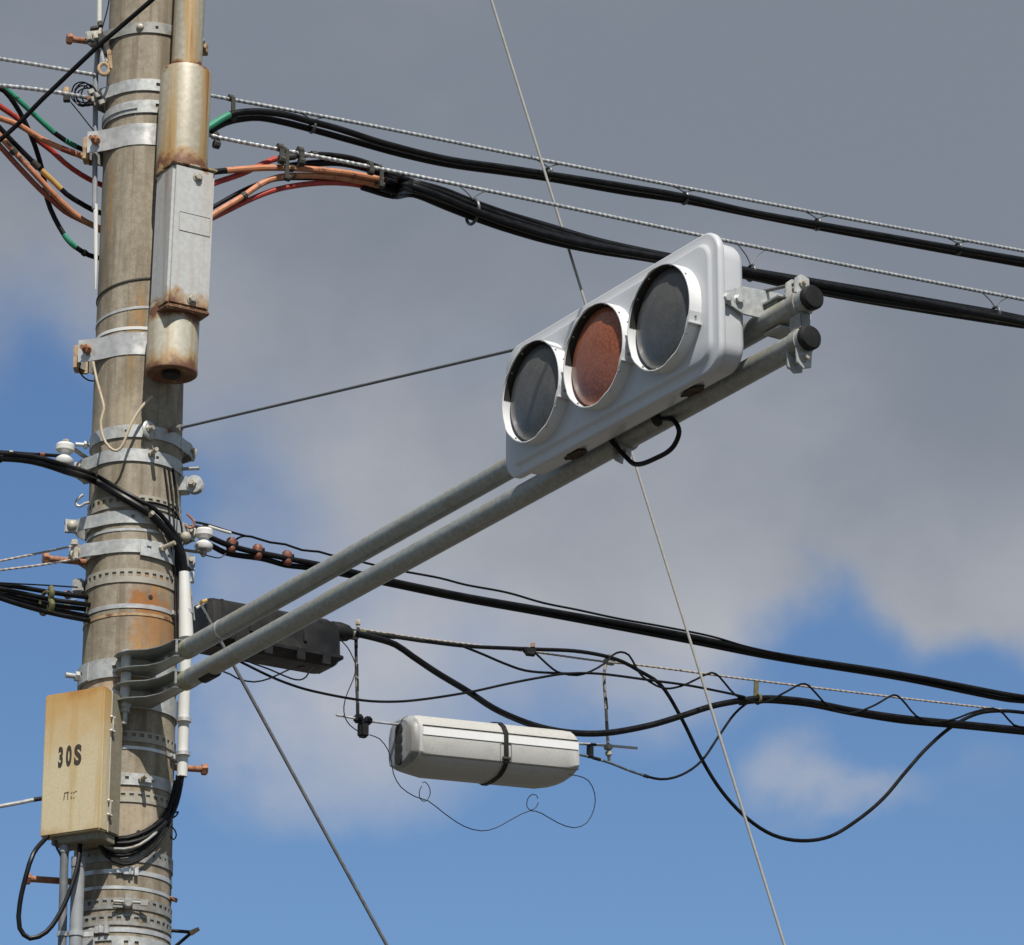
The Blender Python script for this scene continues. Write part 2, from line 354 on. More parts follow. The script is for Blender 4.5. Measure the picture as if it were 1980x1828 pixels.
def riser_mat(name, base1, base2, zlist, zdist=.10, amt=.55):     # painted steel with rust that starts at joints and open ends
    m, t, b, pos = newmat(name); sp = t.nodes.new('ShaderNodeSeparateXYZ'); t.links.new(pos, sp.inputs[0])
    f = noise_n(t, pos, 60, 5, .55); g = noise_n(t, mapping(t, pos, (1, 1, .045), (1.3, .2, 0)), 24, 5, .55); w2 = noise_n(t, pos, 22, 6, .6)
    c = mixc(t, mapr(t, f, .3, .7), base1, base2)
    c = mixc(t, mapr(t, g, .46, .64, 0, amt), c, (.40, .26, .10))
    c = mixc(t, mapr(t, g, .60, .72, 0, amt + .15), c, (.30, .12, .03))
    rust = None
    for (z, up, dn) in zlist:
        dz = math_n(t, 'SUBTRACT', sp.outputs['Z'], z)
        dz = math_n(t, 'ADD', dz, math_n(t, 'MULTIPLY', math_n(t, 'SUBTRACT', w2, .5), -.14))
        r1 = math_n(t, 'MULTIPLY', mapr(t, dz, up, 0), mapr(t, dz, -dn, -dn * .2))
        rust = r1 if rust is None else math_n(t, 'MAXIMUM', rust, r1)
    if rust is not None:
        c = mixc(t, mapr(t, rust, .05, .6, 0, .75), c, (.40, .23, .075)); c = mixc(t, mapr(t, rust, .5, 1, 0, .9), c, (.15, .055, .028))
    t.links.new(c, b.inputs['Base Color']); b.inputs['Roughness'].default_value = .5; b.inputs['Metallic'].default_value = .12
    bumpto(t, b, f, .15); return m
M['hang'] = pm('worn_painted_rod', (.05, .045, .04), (.30, .26, .22), 34, .6, .1, .1, lo=.48, hi=.58)
M['pvc_shaded'] = pm('shaded_grey_pvc', (.13, .14, .15), (.18, .19, .20), 14, .5, 0, .05, dirt=(.12, .11, .10), dscale=10, dstretch=(1, 1, .2))  # left conduit: shade below the cabinet is put into the colour
M['galv_dark'] = pm('dark_hollow_steel', (.12, .125, .11), (.19, .19, .165), 40, .6, .2, .2)  # dark tone that stands for the hollow of the hex clamp
M['hood_dark'] = pm('hood_inner_dark', (.022, .020, .017), (.035, .031, .026), 40, .7, 0, .1)
M['pipe_stain'] = pm('olive_stained_pipe', (.27, .235, .12), (.34, .32, .22), 40, .55, .2, .15, dirt=(.33, .33, .29), dscale=24, dlo=.48, dhi=.62)

# ================================================================ ground
g = MB().add([(-600, -600, 0), (600, -600, 0), (600, 600, 0), (-600, 600, 0)], [(0, 1, 2, 3)]).build('ground', M['asphalt'], smooth=False); g['kind'] = 'structure'

# ================================================================ utility pole
pole = thing('utility_pole', 'weathered concrete utility pole with rust stains, carrying all the bands and cables', 'pole', (PX, PY, 0))
prof = [(PR(z), z) for z in [0, 2, 4, 4.4, 4.8, 5.2, 5.6, 6, 6.4, 6.8, 7.2, 7.6, 8, 9, 10, 11.5]]
MB().lathe((PX, PY, 0), Z3, prof, 72).build('shaft', M['concrete'], pole)
for (px, py, phi, ln) in [(150, 97, -72, .135), (103, 1097, -72, .135), (400, 1478, 104, .10), (78, 1712, -74, .145)]:
    z = atY(px, py).z; p0 = pc(phi, z, -.02); d = rad(phi); p1 = pc(phi, z, ln)
    b = MB(); b.cyl(p0, p1, .0105, n=12); b.lathe(p1 - d * .012, d, [(.017, 0), (.019, .004), (.019, .014), (.015, .019)], 6); b.build('step_bolt', M['rust_bolt'], pole, label='rusty step bolt')
for (px, py) in [(291, 1155), (268, 1610)]:
    p = onpole(px, py); MB().lathe(p - rad(phi_of(p)) * .004, rad(phi_of(p)), [(.0075, 0), (.0075, .0055), (.004, .006)], 10).build('bolt_hole', M['dark'], pole)

for phi0 in (-11, 158):
    MB().tube([pc(phi0 + .25 * math.sin(i * 1.7), 1 + i * .1, -.0012) for i in range(100)], .0026, 6).build('mould_seam', M['concrete'], pole)
# ---------------------------------------------------------------- pole bands
def wing(mb, phi, s, z, h, ln, th=.004, gap=.010):
    R = PR(z)
    pts = [pc(phi + s * 38, z, .003), pc(phi + s * 30, z, .005), pc(phi + s * 22, z, .012), pc(phi + s * 13, z, .026)]
    e = tan_(phi) * (s * gap / 2)
    pts += [POLE + rad(phi) * (R + .040) + e, POLE + rad(phi) * (R + ln) + e]
    mb.strip(spline([V((p.x, p.y, 0)) for p in pts], .01), z - h / 2, z + h / 2, th, -s)
def band(label, py, hpx, mat='galv', th=.004, holes=(), wings=(), bolts=(), name='pole_band', group='steel bands round the pole', tilt=0, tphi=0, cat='band', ex=.0015, a0=-180, a1=180):
    z = zf(py); h = hpx * MPX / .95
    root = thing(name, label, cat, (PX, PY, z), group)
    hs = []
    for hh in holes: hs.append((hh[0], hh[1], hh[2] * h, hh[3] * h))
    MB().ring(z, h, th, ex, a0, a1, hs, tilt, tphi).build('strap', M[mat], root)
    for (phi, ln, kind) in wings:
        b = MB(); wing(b, phi, 1, z, h, ln); wing(b, phi, -1, z, h, ln); b.build('lug', M[mat], root)
        fs = 1 if phi < 0 else -1; t = tan_(phi) * fs; p = POLE + rad(phi) * (PR(z) + ln * .72) + Z3 * z
        b = MB()
        if kind == 'dome': b.dome(p + t * .009, t, .0165, .013); b.cyl(p + t * .009, p - t * .05, .007); b.hexa(p - t * .02, -t, .014, .011)
        else: b.hexa(p + t * .009, t, .0145, .011); b.cyl(p + t * .045, p - t * .04, .0072); b.hexa(p - t * .02, -t, .014, .011)
        b.build('bolt', M['bolt_pale'], root)
    for (phi, dz, kind) in bolts:
        d = rad(phi); p = pc(phi, z + dz * h, th + .001); b = MB()
        if kind == 'stud': b.hexa(p, d, .011, .010); b.cyl(p, p + d * .032, .0062, n=10)
        elif kind == 'long': b.hexa(p, d, .012, .010); b.cyl(p, p + d * .05, .0068, n=10)
        elif kind == 'dome': b.dome(p, d, .013, .010)
        b.build('bolt', M['bolt_pale'], root)
    return root, z, h
def perf(w=5.2, pitch=9.9, zc=.12, hh=.34, off=0):
    return [(a * pitch + off - 180 + pitch / 2, w, zc, hh) for a in range(int(360 / pitch))]
band('topmost galvanised band, tan clevis at its left, crossed by the black diagonal cable', 52, 22, 'galv_dull', wings=[(-78, .06, 'dome'), (70, .05, 'hex')], holes=[(14, 4, 0, .3), (38, 5, 0, .4)], bolts=[(-8, 0, 'dome')])
r, z, h = band('upper slotted band just under the tan ring, curled lug at left', 163, 24, 'galv', wings=[(-80, .055, 'hex'), (85, .05, 'hex')], holes=[(20, 9, .05, .3)])
r, z, h = band('slotted double band below the upper slotted band', 205, 26, 'galv', wings=[(88, .05, 'hex')], holes=[(20, 9, .05, .35)], tilt=2, tphi=90)
MB().ring(z + .003, h * .5, .004, .0058, -120, -8, (), 2, 90).build('overlap_strap', M['galv'], r)
# thin wires and narrow straps round the pole
def hoop(label, py, hpx, mat, tilt=0, tphi=90, th=.0012, name='strap', cat='strap', buckle=None, holes=(), group='narrow straps round the pole'):
    z = zf(py); root = thing(name, label, cat, (PX, PY, z), group); h = hpx * MPX / .95
    MB().ring(z, h, th, .001, -180, 180, [(a, b, c * h, d * h) for a, b, c, d in holes], tilt, tphi).build('strap_loop', M[mat], root)
    if buckle is not None:
        zz = z + math.tan(math.radians(tilt)) * PR(z) * math.cos(math.radians(buckle - tphi))
        p = pc(buckle, zz, .006); d, t = rad(buckle), tan_(buckle)
        b = MB().box(p, .03, .012, h * 1.7, t, d, Z3); b.box(p + t * .024 + d * .001, .012, .016, h * 2.1, t, d, Z3); b.box(p - t * .026, .02, .006, h * 1.1, t, d, Z3)
        b.build('buckle', M['stainless'], root, bevel=.0015)
        b = MB().cyl(p + d * .008 - Z3 * h * .8 + t * .004, p + d * .008 + Z3 * h * .9 + t * .004, .004, n=8); b.build('screw', M['stainless'], root)
    return root, z
hoop('thin dark tie wire slanting round the pole beside the ribbed steel cover', 543, 3, 'tape', 9, 75, .003, 'tie_wire', 'wire')
hoop('thin stainless strap under the slanting tie wire', 597, 5, 'stainless', 6, 75)
hoop('pale strap just above the lower riser bracket', 634, 6, 'white', 0)
hoop('faint thin strap between the two lug bands, left of the thick black cable', 1024, 5, 'stainless')
hoop('shiny stainless strap around the rust-stained stretch of pole', 1172, 8, 'stainless', 1, 90, .0016, buckle=74)
hoop('flat concrete-coloured strap right under the shiny stainless strap', 1188, 5, 'tan_steel', 2, 90)
hoop('bright stainless strap beside the cabinet hinges', 1446, 6, 'stainless', 0, 90, .0016, buckle=78)
hoop('stainless strap with buckle right below the cabinet and its cable coil', 1686, 8, 'stainless', -1, 90, .0016, buckle=12)
hoop('plain stainless strap between the buckled strap and the wing-bolt band', 1717, 6, 'stainless', -1, 90)
hoop('stainless worm-drive clip near the bottom with a bright screw housing', 1799, 8, 'stainless', 0, 90, .0016, buckle=-18)
# perforated bands
band('perforated strap with a slanting hook under the thick black cable', 969, 24, 'perf', .0022, perf(off=2), name='perforated_band', group='perforated bands', cat='band')
band('perforated band right above the rust stain', 1113, 26, 'perf', .0022, perf(zc=.1), name='perforated_band', group='perforated bands', cat='band')
band('perforated band beside the upper cabinet hinge', 1424, 20, 'perf', .0022, perf(), name='perforated_band', group='perforated bands', cat='band')
band('perforated band under the flat drilled band beside the cabinet', 1541, 20, 'perf', .0022, perf(), name='perforated_band', group='perforated bands', cat='band')
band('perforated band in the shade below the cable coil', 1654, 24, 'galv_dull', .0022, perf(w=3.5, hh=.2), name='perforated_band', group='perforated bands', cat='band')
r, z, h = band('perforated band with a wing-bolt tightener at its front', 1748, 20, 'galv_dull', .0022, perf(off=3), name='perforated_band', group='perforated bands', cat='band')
b = MB(); p = pc(12, z, .008); d, t = rad(12), tan_(12)
b.lathe(p - Z3 * .004, d, [(.017, 0), (.017, .012), (.011, .020)], 10); b.cyl(p - t * .045 + d * .012, p + t * .06 + d * .012, .0045, n=8); b.box(p + t * .05 + d * .012, .024, .008, .020, t, d, Z3); b.box(p - t * .03 + d * .004 - Z3 * .012, .03, .01, .012, t, d, Z3); b.box(p + d * .006 + Z3 * .016, .018, .012, .02, t, d, Z3)
b.build('tightener', M['galv_dull'], r, bevel=.001)
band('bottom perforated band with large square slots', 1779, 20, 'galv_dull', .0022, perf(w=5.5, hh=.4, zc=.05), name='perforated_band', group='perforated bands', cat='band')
band('lowest visible band, with one long slot and round holes', 1826, 28, 'galv', .003, [(-14, 20, .05, .3), (12, 5, .05, .3), (24, 5, .05, .3)])
# main bands in the middle
r, z, h = band('galvanised band with round washer plate that holds the stay rod', 834, 24, 'galv', wings=[(112, .05, 'hex')], holes=[(-8, 3, .0, .2)])
b = MB(); p = pc(19, z + .002, .012); d = (rad(19) * .75 + tan_(19) * .5 + Z3 * 0).normalized(); b.lathe(p, d, [(.030, 0), (.032, .003), (.026, .008), (.012, .009)], 20); b.build('washer_plate', M['galv'], r)
b = MB(); b.bolt(p + d * .006 - tan_(19) * .012, d, .013, .014, .03, .007); b.build('bolt', M['bolt_pale'], r)
b = MB(); p = pc(-84, z, .0); b.cyl(p, p + rad(-78) * .05, .0065, n=10); b.hexa(p + rad(-78) * .012, rad(-78), .013, .012); b.build('bolt', M['galv'], r)
r, z, h = band('galvanised band with the left spool insulator, clevis and right eye lug', 880, 24, 'galv', wings=[(-86, .05, 'hex')], holes=[(32, 4, -.02, .25)], bolts=[(24, .15, 'long')], tilt=-1.5, tphi=90)
p = pc(86, z - .055, .0); d = rad(80); t = tan_(80)     # eye lug on the right
b = MB(); b.box(p + d * .01, .03, .05, .05, d, t, Z3); b.lathe(p + d * .045 - t * .012, t, [(.030, 0), (.030, .008)], 20); b.lathe(p + d * .045 + t * .010, t, [(.028, 0), (.028, .008)], 20); b.build('eye_lug', M['galv'], r, bevel=.002)
b = MB(); b.bolt(p + d * .042 - t * .012, -t, .014, .012, .02, .008); b.build('bolt', M['bolt_pale'], r)
b = MB(); p2 = pc(84, z + .0, .0); b.cyl(p2, p2 + rad(84) * .06, .006, n=8); b.build('bolt', M['galv_dull'], r)
r, z, h = band('galvanised band with long flared lugs and a domed bolt, above a matching one', 1000, 24, 'galv', wings=[(-74, .075, 'dome'), (98, .05, 'hex')], holes=[(4, 4.5, 0, .28)], bolts=[(22, 0, 'long')])
r, z, h = band('galvanised band with a big domed bolt at left and a drilled plate at right', 1056, 25, 'galv', wings=[(-66, .062, 'dome'), (98, .05, 'hex')])
b = MB().ring(z - .003, h * 1.15, .004, .0058, 14, 62, [(24, 5.5, .004, .011), (52, 5.5, -.004, .011)], -5, 90); b.build('drilled_plate', M['galv'], r)
p = pc(40, z, .010); b = MB(); b.cyl(p, p + rad(38) * .045 + tan_(40) * .02 + Z3 * .012, .0075, n=10); b.hexa(p, rad(40), .0125, .011); b.build('bolt', M['bolt_pale'], r)
r, z, h = band('flat drilled band with a tightening bolt beside the cabinet', 1507, 22, 'galv', .003, [(-4, 4.5, .05, .3), (7, 4.5, .05, .3), (-15, 4.5, .05, .3)], bolts=[(24, 0, 'long')])
p = pc(30, z, .008); MB().box(p, .025, .016, .022, tan_(30), rad(30), Z3).box(p + tan_(30) * .02 + Z3 * .006, .02, .012, .014, tan_(30), rad(30), Z3).build('tightener', M['galv'], r, bevel=.002)

# ================================================================ ribbed riser (rusty steel cable cover) on the arm side
RX = POLE + A3 * (.145 + .093)
def riser_axis(z): return V((RX.x, RX.y, z)) + V((.022, 0, 0)) * ((z - 6.6) / 1.2)
zs = {k: atY(355, v, -.22).z for k, v in dict(top=0, shoulder=130, neck=332, low=610, bot=722).items()}
M['riser_a'] = riser_mat('riser_upper_paint', (.37, .33, .25), (.46, .42, .33), [(zs['neck'], .07, .02), (zs['shoulder'], .03, .02)], amt=.95)
M['riser_b'] = riser_mat('riser_cover_paint', (.50, .50, .49), (.58, .58, .57), [(zs['low'] - .01, .085, .02), (zs['neck'], .004, .03)], amt=.22)
M['riser_c'] = riser_mat('riser_lower_paint', (.46, .43, .34), (.55, .52, .43), [(zs['bot'] - .01, .10, .03), (zs['low'], .02, .045)], amt=.6)
riser = thing('cable_riser_cover', 'tall rusty steel pipe cover with bolted rectangular lid on the right of the pole', 'pipe', riser_axis(zs['bot']))
MB().cyl(riser_axis(zs['shoulder']), riser_axis(zs['top'] + .7), .050, n=36).build('upper_pipe', M['riser_a'], riser)
b = MB(); ax = riser_axis(1) - riser_axis(0)
b.lathe(riser_axis(zs['neck'] - .02), ax, [(.080, 0), (.083, .004), (.083, zs['shoulder'] - zs['neck'] - .005), (.079, zs['shoulder'] - zs['neck'] + .008), (.060, zs['shoulder'] - zs['neck'] + .016), (.048, zs['shoulder'] - zs['neck'] + .018)], 40)
b.build('sleeve', M['riser_a'], riser)
b = MB(); b.cyl(riser_axis(zs['low'] - .05), riser_axis(zs['neck'] - .018), .074, n=40); b.build('inner_pipe', M['riser_b'], riser)
cw = .150; c0, c1 = riser_axis(zs['low']), riser_axis(zs['neck'] - .012)
def rect_ring(c, hw, f0, f1): return [c + U3 * x + A3 * y for x, y in ((-hw, f0), (hw, f0), (hw, f1), (-hw, f1))]
b = MB(); q0 = rect_ring(c0, cw / 2, -.03, .098); q1 = rect_ring(c1, cw / 2, -.03, .098)
b.add(q0 + q1, [(3, 2, 1, 0), (4, 5, 6, 7), (0, 1, 5, 4), (1, 2, 6, 5), (2, 3, 7, 6), (3, 0, 4, 7)])
lid = b.build('lid', M['riser_b'], riser, bevel=.009)
b = MB(); b.add(rect_ring(c0 - Z3 * .012, cw / 2 + .0015, .0, .0995) + rect_ring(c0 + Z3 * .002, cw / 2 + .0015, .0, .0995), [(3, 2, 1, 0), (4, 5, 6, 7), (0, 1, 5, 4), (1, 2, 6, 5), (2, 3, 7, 6), (3, 0, 4, 7)]); b.build('lower_lip', M['riser_c'], lid, bevel=.004)
b = MB(); b.add(rect_ring(c1 - Z3 * .002, cw / 2 + .004, -.02, .102) + rect_ring(c1 + Z3 * .006, cw / 2 + .004, -.02, .102), [(3, 2, 1, 0), (4, 5, 6, 7), (0, 1, 5, 4), (1, 2, 6, 5), (2, 3, 7, 6), (3, 0, 4, 7)]); b.build('upper_lip', M['riser_a'], lid, bevel=.002)
for zz in (c1.z - .035, c0.z + .03):
    p = V((riser_axis(zz).x, riser_axis(zz).y, zz)) + A3 * .098 + U3 * .01; b = MB(); b.lathe(p, A3, [(.017, 0), (.017, .003)], 18); b.hexa(p + A3 * .003, A3, .0125, .010); b.build('bolt', M['bolt_pale'], lid)
zz = (c0.z + c1.z) / 2 + .045; p = V((riser_axis(zz).x, riser_axis(zz).y, zz)) + A3 * .0985 + U3 * .008
b = MB()
for dz in (-.032, .032): b.box(p + Z3 * dz, .110, .0022, .0016, U3, A3, Z3)
for dx in (-.055, .055): b.box(p + U3 * dx, .0016, .0022, .064, U3, A3, Z3)
b.build('name_plate_frame', M['riser_c'], lid, bevel=.0008)
b = MB(); Lw = zs['low'] - zs['bot'] + .03
b.lathe(riser_axis(zs['bot']), ax, [(.040, .01), (.055, .004), (.078, 0), (.083, .004), (.084, .012), (.082, .03), (.082, Lw - .03), (.078, Lw)], 40)
lw = b.build('lower_sleeve', M['riser_c'], riser)
MB().lathe(riser_axis(zs['bot']) + Z3 * .008, -ax, [(.030, 0), (.030, .012), (.02, .0125)], 24).build('opening', M['dark'], riser)
# the two wide stainless brackets that tie the riser to the pole
for (py, lab) in ((258, 'wide bright bracket behind the upper sleeve of the rusty riser, with rusted bolt'), (664, 'wide bright bracket at the foot of the riser lid, with rusted bolt and tan angle')):
    z = zf(py); h = 44 * MPX / .95
    root = thing('riser_bracket', lab, 'bracket', (PX, PY, z), 'brackets that tie the riser to the pole')
    pts = [V((riser_axis(z).x, riser_axis(z).y, 0)) + U3 * .02 - A3 * .05, pc(48, z, .012), pc(38, z, .003)] + [pc(a, z, .003) for a in (25, 10, -5, -20, -34)]
    pts += [pc(-46, z, .008), pc(-56, z, .022), pc(-62, z, .036), pc(-68, z, .062)]
    b = MB().strip(spline([V((q.x, q.y, 0)) for q in pts], .012), z - h / 2, z + h / 2, .003, 1); b.build('clamp_plate', M['stainless'], root)
    b = MB().strip(spline([V((q.x, q.y, 0)) for q in (pc(-150, z, .003), pc(-120, z, .004), pc(-100, z, .012), pc(-86, z, .035), pc(-78, z, .060))], .012), z - h / 2, z + h / 2, .003, 1); b.build('back_plate', M['stainless'], root)
    p = pc(-60, z, .036); t = (rad(-38)).normalized(); b = MB(); b.bolt(p + t * .004, t, .016, .014, .03, .008); b.cyl(p + t * .004, p - t * .06, .008); b.build('bolt', M['rust_bolt'], root)
    p = pc(-84, z - .006, .055); b = MB(); b.box(p, .022, .05, h * 1.05, V((1, 0, 0)), V((0, 1, 0)), Z3); b.box(p + V((.02, .02, -.01)), .03, .006, h * .9, V((1, 0, 0)), V((0, 1, 0)), Z3); b.build('angle_iron', M['tan_steel'], root, bevel=.003)
# small tan stub right of the riser top
p = atY(396, 96, .02); b = MB(); b.box(p, .02, .03, .035); b.cyl(p - V((.0, .02, .005)), p - V((0, .035, .005)), .008); b.box(p + V((-.05, .01, 0)), .09, .008, .03)
tag(b.build('bracket_stub', M['tan_steel'], bevel=.002), 'small tan bolt lug sticking out right of the upper riser pipe', 'bracket')

# ================================================================ thin earthing conduit along the left edge of the pole
root = thing('earth_conduit', 'thin grey conduit running up the left edge of the pole', 'conduit', atY(184, 560, -.02))
pt = lambda x, y: atY(x, y, -.03)
MB().tube([pt(192, 60), pt(194, -120), pt(198, -500)], .0085, 10).build('upper_tube', M['pale_rod'], root)
MB().tube([pt(183, 405), pt(185, 150), pt(192, 62)], .0088, 10).build('grey_tube', M['pvc_grey'], root)
MB().tube([pt(185, 560), pt(185.5, 490), pt(185, 406), pt(184.5, 396)], [.002, .0065, .0080, .0082], 10).build('white_end', M['white'], root)
MB().tube(spline([pt(213, -20), pt(209, 12), pt(203, 36), pt(196, 60)], .02), .0022, 6).build('wire', M['black'], root)

# ================================================================ white cable guard right of the pole
root = thing('white_cable_guard', 'white plastic cable guard pipe at the right edge of the pole', 'conduit', atY(353, 1500, -.06))
a, b_ = atY(356, 1107, -.075), atY(360, 1234, -.075)
def taper(p0, p1, r0, r1): return MB().cyl(p0, p1, r0, r1, 26)
taper(b_, a, .0235, .0165).build('upper_pipe', M['white'], root)
taper(atY(352, 1502, -.06), atY(360, 1232, -.072), .0165, .0190).build('lower_pipe', M['white'], root)
for (x, y, r_) in ((359.5, 1184, .0215), (356, 1393, .0195), (354, 1458, .019)):
    p = atY(x, y, -.07); MB().lathe(p - Z3 * .006, Z3, [(r_ + .003, 0), (r_ + .003, .012)], 24).build('strap', M['stainless'], root)
MB().tube([atY(362, 1106, -.05), atY(369, 1140, -.05), atY(376, 1200, -.05)], .003, 6).build('edge_strip', M['galv_dull'], root)
MB().box(atY(372, 1117, -.03), .012, .02, .035).build('clip', M['white'], root, bevel=.002)

# ================================================================ signal arm: two parallel pipes
ZU = 5.417; ZL = ZU - .100
def arm_pt(s, z, q=0): return POLE + A3 * s + N3 * q + Z3 * (z + .0058 * max(0, s - .337))   # the arm rises slightly
arm = thing('signal_arm', 'pair of parallel galvanised pipes reaching from the pole to the signal', 'arm', arm_pt(.2, ZU))
for (z, s1, py0) in ((ZU, 3.655, 0), (ZL, 3.64, 0)):
    n = 24; pts = [arm_pt(.383 + (s1 - .383) * i / n, z) for i in range(n + 1)]
    pipe = MB().tube(pts, .0303, 28).build('pipe', M['galv_pipe'], arm)
    MB().lathe(pts[-1] - A3 * .012, A3, [(.0308, 0), (.0312, .014), (.027, .020), (.01, .022)], 24).build('end_cap', M['blackmatt'], arm)
MB().lathe(arm_pt(.62, ZU), A3, [(.0306, 0), (.0312, .002), (.0312, .008), (.0306, .010)], 28).build('pipe_joint', M['stainless'], arm)
for z in (ZU, ZL):
    hh = .056
    fl = [(.10, .030), (.115, .095), (.135, .122), (.175, .128), (.215, .112), (.255, .068), (.30, .048), (.345, .042), (.385, .042), (.392, .036), (.392, .0), (.10, .0)]
    b = MB()
    for dz in (-hh / 2, hh / 2 - .004): b.prism([arm_pt(s, z + dz, q) for s, q in fl], Z3 * .004)
    b.box(arm_pt(.246, z, -.002), .29, .004, hh, A3, N3, Z3)
    b.box(arm_pt(.392, z + .004, .036), .004, .008, hh - .016, A3, N3, Z3)
    b.build('channel_bracket', M['galv_pipe'], arm, bevel=.0012)
    for s in (.27, .345):
        b = MB().dome(arm_pt(s, z, .0), N3, .015, .014); b.build('bolt', M['bolt_pale'], arm)
    MB().ring(z, .062, .005, .002, -180, 180, [(-12, 5, 0, .012), (-62, 5, 0, .012)]).build('band', M['galv'], arm)
p = arm_pt(.165, 0, .092)
b = MB(); b.cyl(p + Z3 * (ZU + .030), p + Z3 * (ZU + .042), .017, n=6); b.cyl(p + Z3 * (ZU + .036), p + Z3 * (ZL - .095), .0085); b.cyl(p + Z3 * (ZL - .058), p + Z3 * (ZL - .042), .017, n=6); b.cyl(p + Z3 * (ZL - .028), p + Z3 * (ZL - .042), .019); b.build('pivot_bolt', M['galv'], arm)
for z in (ZU, (ZU + ZL) / 2, ZL):
    MB().cyl(p + Z3 * (z - (.024 if z != (ZU + ZL) / 2 else .019)), p + Z3 * (z + (.024 if z != (ZU + ZL) / 2 else .019)), .0165, n=18).build('spacer', M['galv'], arm)
b = MB(); q = pc(-72, ZU, 0); d = rad(-66); b.cyl(q - d * .02, q + d * .055, .0085); b.hexa(q + d * .012, d, .016, .013); b.ring(ZU, .058, .004, .0078, -100, -48, [(-62, 5, 0, .012)]); b.build('end_bolt', M['galv'], arm)

for z in (ZU, ZL):
    MB().tube([arm_pt(.392, z), arm_pt(.43, z)], .0309, 28).build('stained_root', M['pipe_stain'], arm)
MB().tube([arm_pt(.50, ZL - .012, -.004), arm_pt(.57, ZL - .012, -.004)], .0245, 20).build('rubber_pad', M['blackmatt'], arm)

# ================================================================ traffic signal
def project(p):
    d = V(p) - CAM; c, s = math.cos(PITCH), math.sin(PITCH)
    f = d.y * c + d.z * s; u = -d.y * s + d.z * c
    return 990 + FPX * d.x / f, 914 - FPX * u / f
C0 = V((.218, 9.764, 5.473)) - N3 * .037 - A3 * .010         # middle of the face
sig = thing('traffic_signal', 'flat light grey horizontal traffic signal with three round unlit lenses, middle one amber', 'signal', C0 - Z3 * .19)
def rr(hw, hh, r, n=7):
    o = []
    for cx, cy, a0 in ((hw - r, hh - r, 0), (-hw + r, hh - r, 90), (-hw + r, -hh + r, 180), (hw - r, -hh + r, 270)):
        for k in range(n + 1):
            a = math.radians(a0 + 90 * k / n); o.append((cx + r * math.cos(a), cy + r * math.sin(a)))
    return o
def loft(levels, C, X, Y, D, cap0=True, cap1=True):
    b = MB(); vv = []; ff = []; n = None
    for (hw, hh, r, d) in levels:
        lp = rr(hw, hh, r); n = len(lp); vv += [C + X * x + Y * y + D * d for x, y in lp]
    for i in range(len(levels) - 1):
        for k in range(n): ff.append((i * n + k, i * n + (k + 1) % n, (i + 1) * n + (k + 1) % n, (i + 1) * n + k))
    if cap0: ff.append(tuple(range(n))[::-1])
    if cap1: ff.append(tuple((len(levels) - 1) * n + k for k in range(n)))
    return b.add(vv, ff)
HL, HH = .497, .187
body = loft([(HL - .035, HH - .035, .055, -.092), (HL - .022, HH - .022, .058, -.086), (HL - .017, HH - .017, .060, -.074), (HL - .015, HH - .015, .062, -.022), (HL - .011, HH - .011, .062, -.020), (HL - .003, HH - .003, .064, -.020), (HL, HH, .066, -.017),
             (HL, HH, .066, -.006), (HL - .003, HH - .003, .064, -.001), (HL - .007, HH - .007, .062, 0), (HL - .026, HH - .026, .050, 0), (HL - .029, HH - .029, .049, .003), (HL - .033, HH - .033, .048, .008), (HL - .037, HH - .037, .046, .0095)], C0, A3, Z3, N3).build('housing', M['signal'], sig, ang=50)
SP = .299
def lens_mat(name, c1, c2, cell, spk):
    m, t, b, pos = newmat(name)
    v = t.nodes.new('ShaderNodeTexVoronoi'); v.inputs['Scale'].default_value = cell; t.links.new(pos, v.inputs['Vector'])
    f = noise_n(t, pos, 14, 5, .6)
    c = mixc(t, mapr(t, v.outputs['Distance'], .1, .6), c1, c2); c = mixc(t, mapr(t, f, .35, .7, 0, .5), c, spk)
    t.links.new(c, b.inputs['Base Color']); b.inputs['Roughness'].default_value = .35; b.inputs['Coat Weight'].default_value = .3; b.inputs['Coat Roughness'].default_value = .12; b.inputs['Specular IOR Level'].default_value = .25
    return m
M['lens_clear'] = lens_mat('smoked_clear_lens', (.105, .105, .10), (.08, .08, .077), 90, (.15, .147, .135))
M['lens_amber'] = lens_mat('amber_lens', (.42, .125, .05), (.26, .07, .03), 110, (.36, .14, .075))
